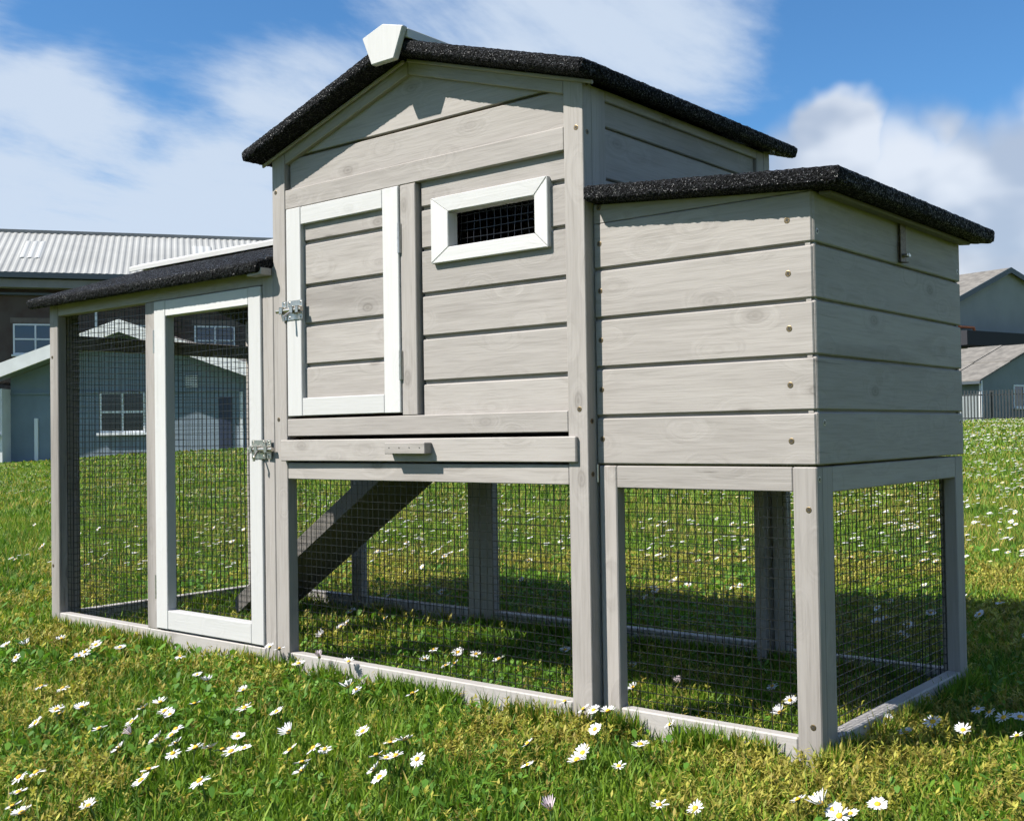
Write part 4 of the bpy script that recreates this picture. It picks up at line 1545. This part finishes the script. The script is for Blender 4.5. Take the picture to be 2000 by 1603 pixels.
NEAR = {
 'left': ([(-1.014,-0.285),(-0.939,-0.222),(-0.960,-0.198),(-0.992,-0.170),(-1.007,-0.139),(-0.965,-0.116),(-0.758,-0.374),(-0.745,-0.347),(-0.630,-0.419),(-0.589,-0.436),(-0.614,-0.390),(-0.562,-0.485),(-0.463,-0.451),(-0.372,-0.478),(-0.362,-0.609),(-0.352,-0.594),(-0.308,-0.637),(-0.259,-0.668),(-0.234,-0.671),(-0.195,-0.620),(-1.152,-0.197),(-1.178,-0.221),(-1.125,-0.141)], 0.040,
          'at the lower left of the lawn', 'daisies at the lower left'),
 'rundoor': ([(-0.783,-0.113),(-0.652,-0.170),(-0.579,-0.203),(-0.507,-0.190),(-0.414,-0.436),(-0.476,-0.396),(-0.484,-0.340),(-0.446,-0.357),(-0.521,-0.323),(-0.512,-0.356),(-0.481,-0.294),(-0.408,-0.263),(-0.377,-0.394),(-0.355,-0.415),(-0.361,-0.433),(-0.326,-0.428),(-0.282,-0.462),(-0.277,-0.434),(-0.263,-0.423),(-0.267,-0.402),(-0.231,-0.416),(-0.301,-0.354),(-0.253,-0.380),(-0.222,-0.542),(-0.174,-0.500),(-0.265,-0.505)], 0.040,
             'in the lawn below the run door', 'daisies below the run door'),
 'frame': ([(-0.658,-0.021),(-0.636,-0.018),(-0.536,-0.016),(-0.538,-0.058),(-0.470,-0.012)], 0.055,
           'against the bottom rail under the drawer', 'daisies against the bottom rail'),
 'house': ([(-0.372,-0.102),(-0.375,-0.083),(-0.282,-0.058),(-0.366,-0.240),(-0.244,-0.318),(-0.179,-0.370),(-0.102,-0.416),(-0.167,-0.344),(-0.167,-0.326),(-0.147,-0.378),(-0.186,-0.246),(-0.117,-0.264),(-0.109,-0.246),(-0.077,-0.326),(-0.061,-0.325),(-0.063,-0.308),(-0.055,-0.350),(-0.021,-0.374),(-0.028,-0.308)], 0.040,
           'in the foreground lawn below the drawer', 'daisies below the drawer'),
 'under': ([(-0.461,0.154),(-0.490,0.206),(-0.394,0.134),(-0.442,0.217),(-0.393,0.155),(-0.401,0.218),(-0.346,0.214),(-0.297,0.335),(-0.006,0.232),(-0.051,0.175),(-0.149,0.321),(0.119,0.288),(-0.968,0.446),(-0.812,0.277),(-0.769,0.190),(0.196,0.156),(0.178,0.225)], 0.035,
           'behind the wire mesh under the coop', 'daisies behind the mesh'),
 'post': ([(0.001,-0.022),(0.031,-0.041),(0.046,-0.030),(0.062,-0.082),(-0.028,-0.025)], 0.050,
          'at the foot of the middle front post', 'daisies at the middle post'),
 'nest': ([(0.098,-0.158),(0.116,0.008),(0.142,-0.102),(0.016,-0.160),(0.078,-0.237),(0.116,-0.194),(0.280,-0.280),(0.304,-0.250),(0.195,-0.347),(0.171,-0.190)], 0.040,
          'in the foreground lawn below the nest box', 'daisies below the nest box'),
 'corner': ([(0.381,-0.180),(0.402,-0.173),(0.415,-0.173),(0.434,-0.176),(0.444,-0.132),(0.429,-0.190)], 0.040,
            'in the bottom right clump', 'daisies at the bottom right'),
 'right': ([(0.322,0.203),(0.369,0.150),(0.386,0.196),(0.427,0.184),(0.409,0.299),(0.427,0.289),(0.460,0.306),(0.450,0.270),(0.480,0.219)], 0.040,
           'in the shade right of the nest box', 'daisies in the shade'),
}
ORD = ['leftmost', 'second', 'third', 'fourth', 'fifth', 'sixth', 'seventh', 'eighth', 'ninth', 'tenth', 'eleventh', 'twelfth', 'thirteenth',
       'fourteenth', 'fifteenth', 'sixteenth', 'seventeenth', 'eighteenth', 'nineteenth', 'twentieth', 'twenty-first', 'twenty-second',
       'twenty-third', 'twenty-fourth', 'twenty-fifth', 'twenty-sixth', 'twenty-seventh']
SUNWARD = Vector((-SUN_TRAVEL.x, -SUN_TRAVEL.y, 0)).normalized()


def daisy(x, y, h, kind, label, group, parts=True, scale=1.0):
    z = float(zg(x, y))
    t = bpy.data.objects.new('daisy', None)
    t.empty_display_size = 0.02
    link(t)
    bx, by = random.uniform(-0.008, 0.008), random.uniform(-0.008, 0.008)
    t.location = (x - bx, y - by, z)
    tag(t, label, 'daisy', group)
    tilt = random.uniform(0.1, 0.75)
    ax = SUNWARD.cross(Vector((0, 0, 1)))
    q = Matrix.Rotation(-tilt, 4, ax) @ Matrix.Rotation(random.uniform(-0.35, 0.35), 4, SUNWARD) @ Matrix.Rotation(random.uniform(0, 6.28), 4, 'Z')
    sc = scale * random.uniform(0.78, 1.10) * (0.72 if kind == 5 else 1.0)
    head = Matrix.Translation((bx, by, h)) @ q @ Matrix.Scale(sc, 4)
    for nm, me in (('petals', PET[kind]), ('flower_centre', DISC)):
        o = bpy.data.objects.new(nm, me)
        link(o, t)
        o.matrix_local = head
    o = bpy.data.objects.new('stem', stem_mesh(h, bx, by))
    link(o, t)
    return t


CX, CY = CAM_POS.x, CAM_POS.y


def screen_u(p):
    dx, dy = p[0] - CX, p[1] - CY
    return (dx * RH[0] + dy * RH[1]) / (dx * FH[0] + dy * FH[1])


for key, (pts, h, where, grp) in NEAR.items():
    pts = sorted(pts, key=screen_u)
    for i, (x, y) in enumerate(pts):
        k = random.choices(range(6), (5, 4, 3, 2.4, 2.2, 1.0))[0]
        word = ORD[i] if i == 0 else ORD[i] + ' from the left'
        daisy(x, y, (h - 0.010) * random.uniform(0.85, 1.15), k, 'white daisy %s, %s' % (where, word), grp)

# loose daisies further back: each one its own flower, seen as a single head
scattered = []
n_far = 0
tries = 0
while n_far < 165 and tries < 9000:
    tries += 1
    d = random.uniform(2.05, 5.2)
    s = random.uniform(-1, 1) * d * 0.50
    x = CX + d * FH[0] + s * RH[0]
    y = CY + d * FH[1] + s * RH[1]
    if not off_rails(np.array([x]), np.array([y]), 0.01)[0]:
        continue
    if fbm(np.array([x]), np.array([y]), 1.9, 71.0, 3)[0] < 0.47:
        continue
    inside = (XR < x < 0.32) and (0.0 < y < 0.55)
    if inside and random.random() < 0.6:
        continue
    front = y < 0.0
    if front and x > -1.2:
        continue
    scattered.append((x, y, d, front, inside))
    n_far += 1


zones = {}
for (x, y, d, front, inside) in scattered:
    su = screen_u((x, y))
    if inside:
        z_ = 'inside the wire run'
    elif su < -0.39:
        z_ = 'in the lawn left of the run'
    elif su < -0.21:
        z_ = 'in the lawn behind the run'
    elif su < 0.06:
        z_ = 'in the lawn behind the house part'
    elif su < 0.40:
        z_ = 'in the lawn behind the nest box'
    else:
        z_ = 'in the lawn right of the nest box'
    row = 'nearest row' if d < 2.7 else 'second row' if d < 3.3 else 'third row' if d < 3.9 else 'fourth row' if d < 4.5 else 'farthest row'
    zones.setdefault((z_, row), []).append((x, y))
for (z_, row), pts in zones.items():
    pts.sort(key=screen_u)
    for i, (x, y) in enumerate(pts):
        word = ORD[i] if i == 0 else ORD[i] + ' from the left'
        daisy(x, y, random.uniform(0.020, 0.036), random.choice((0, 1, 2, 4)), 'small daisy %s, %s, %s' % (z_, row, word), 'daisies ' + z_, scale=1.0)


def far_daisy_mass():
    vs, fs, ls, ts = [], [], [], []
    off = 0
    for d0, d1, dens, r0 in ((3.2, 8.0, 85, 0.0100), (8.0, 14.0, 80, 0.0125), (14.0, 30.0, 44, 0.018), (30.0, 58.0, 22.0, 0.028)):
        x, y, d = sample_ground(d0, d1, dens)
        c = fbm(x, y, 0.9, 71.0, 4)
        s = (x - CX) * RH[0] + (y - CY) * RH[1]
        thr = 0.47 - 0.05 * np.clip(s / d / 0.45, -1, 1)
        k = (c > thr) & off_rails(x, y, 0.02) & ~((y < 0.1) & (x > -1.6))
        x, y = x[k], y[k]
        n = len(x)
        z = zg(x, y) + RNG.uniform(0.022, 0.042, n)
        r = r0 * RNG.uniform(0.7, 1.25, n)
        m = 8
        a = np.linspace(0, 2 * np.pi, m, endpoint=False)
        jag = np.where(np.arange(m) % 2 == 0, 1.0, 0.8)
        tl = RNG.normal(0.15, 0.15, n)
        px_ = np.cos(a)[None] * jag * r[:, None]
        py_ = np.sin(a)[None] * jag * r[:, None]
        zz = z[:, None] + (px_ * SUNWARD.x + py_ * SUNWARD.y) * -np.tan(np.clip(tl, -0.2, 0.9))[:, None]
        ring = np.stack([x[:, None] + px_, y[:, None] + py_, zz], 2).reshape(-1, 3)
        vs.append(ring)
        fs.append(np.arange(n * m, dtype=np.int32) + off)
        ls.append(np.full(n, m, np.int32))
        tone = np.where(RNG.random((n, 1)) < 0.9, np.array([[0.50, 0.50, 0.50]]), np.array([[0.60, 0.52, 0.30]]))
        ts.append(np.repeat(tone, m, 0))
        off += n * m
        # yellow middles, a little above
        cz = ring.reshape(n, m, 3).mean(1)
        q = np.stack([np.stack([cz[:, 0] + np.cos(b) * r * 0.3, cz[:, 1] + np.sin(b) * r * 0.3, cz[:, 2] + 0.003], 1) for b in (0, 1.57, 3.14, 4.71)], 1).reshape(-1, 3)
        vs.append(q)
        fs.append(np.arange(n * 4, dtype=np.int32) + off)
        ls.append(np.full(n, 4, np.int32))
        ts.append(np.repeat(np.array([[0.62, 0.38, 0.02]]), n * 4, 0))
        off += n * 4
    me = mesh_from_arrays('distant_daisies', np.concatenate(vs), np.concatenate(fs), np.concatenate(ls), np.concatenate(ts), leaf_material('distant_petal', 0.6, 0.15))
    o = bpy.data.objects.new('distant_daisies', me)
    link(o)
    tag(o, 'thousands of tiny white daisies speckling the far lawn', 'daisies', kind='stuff')


far_daisy_mass()
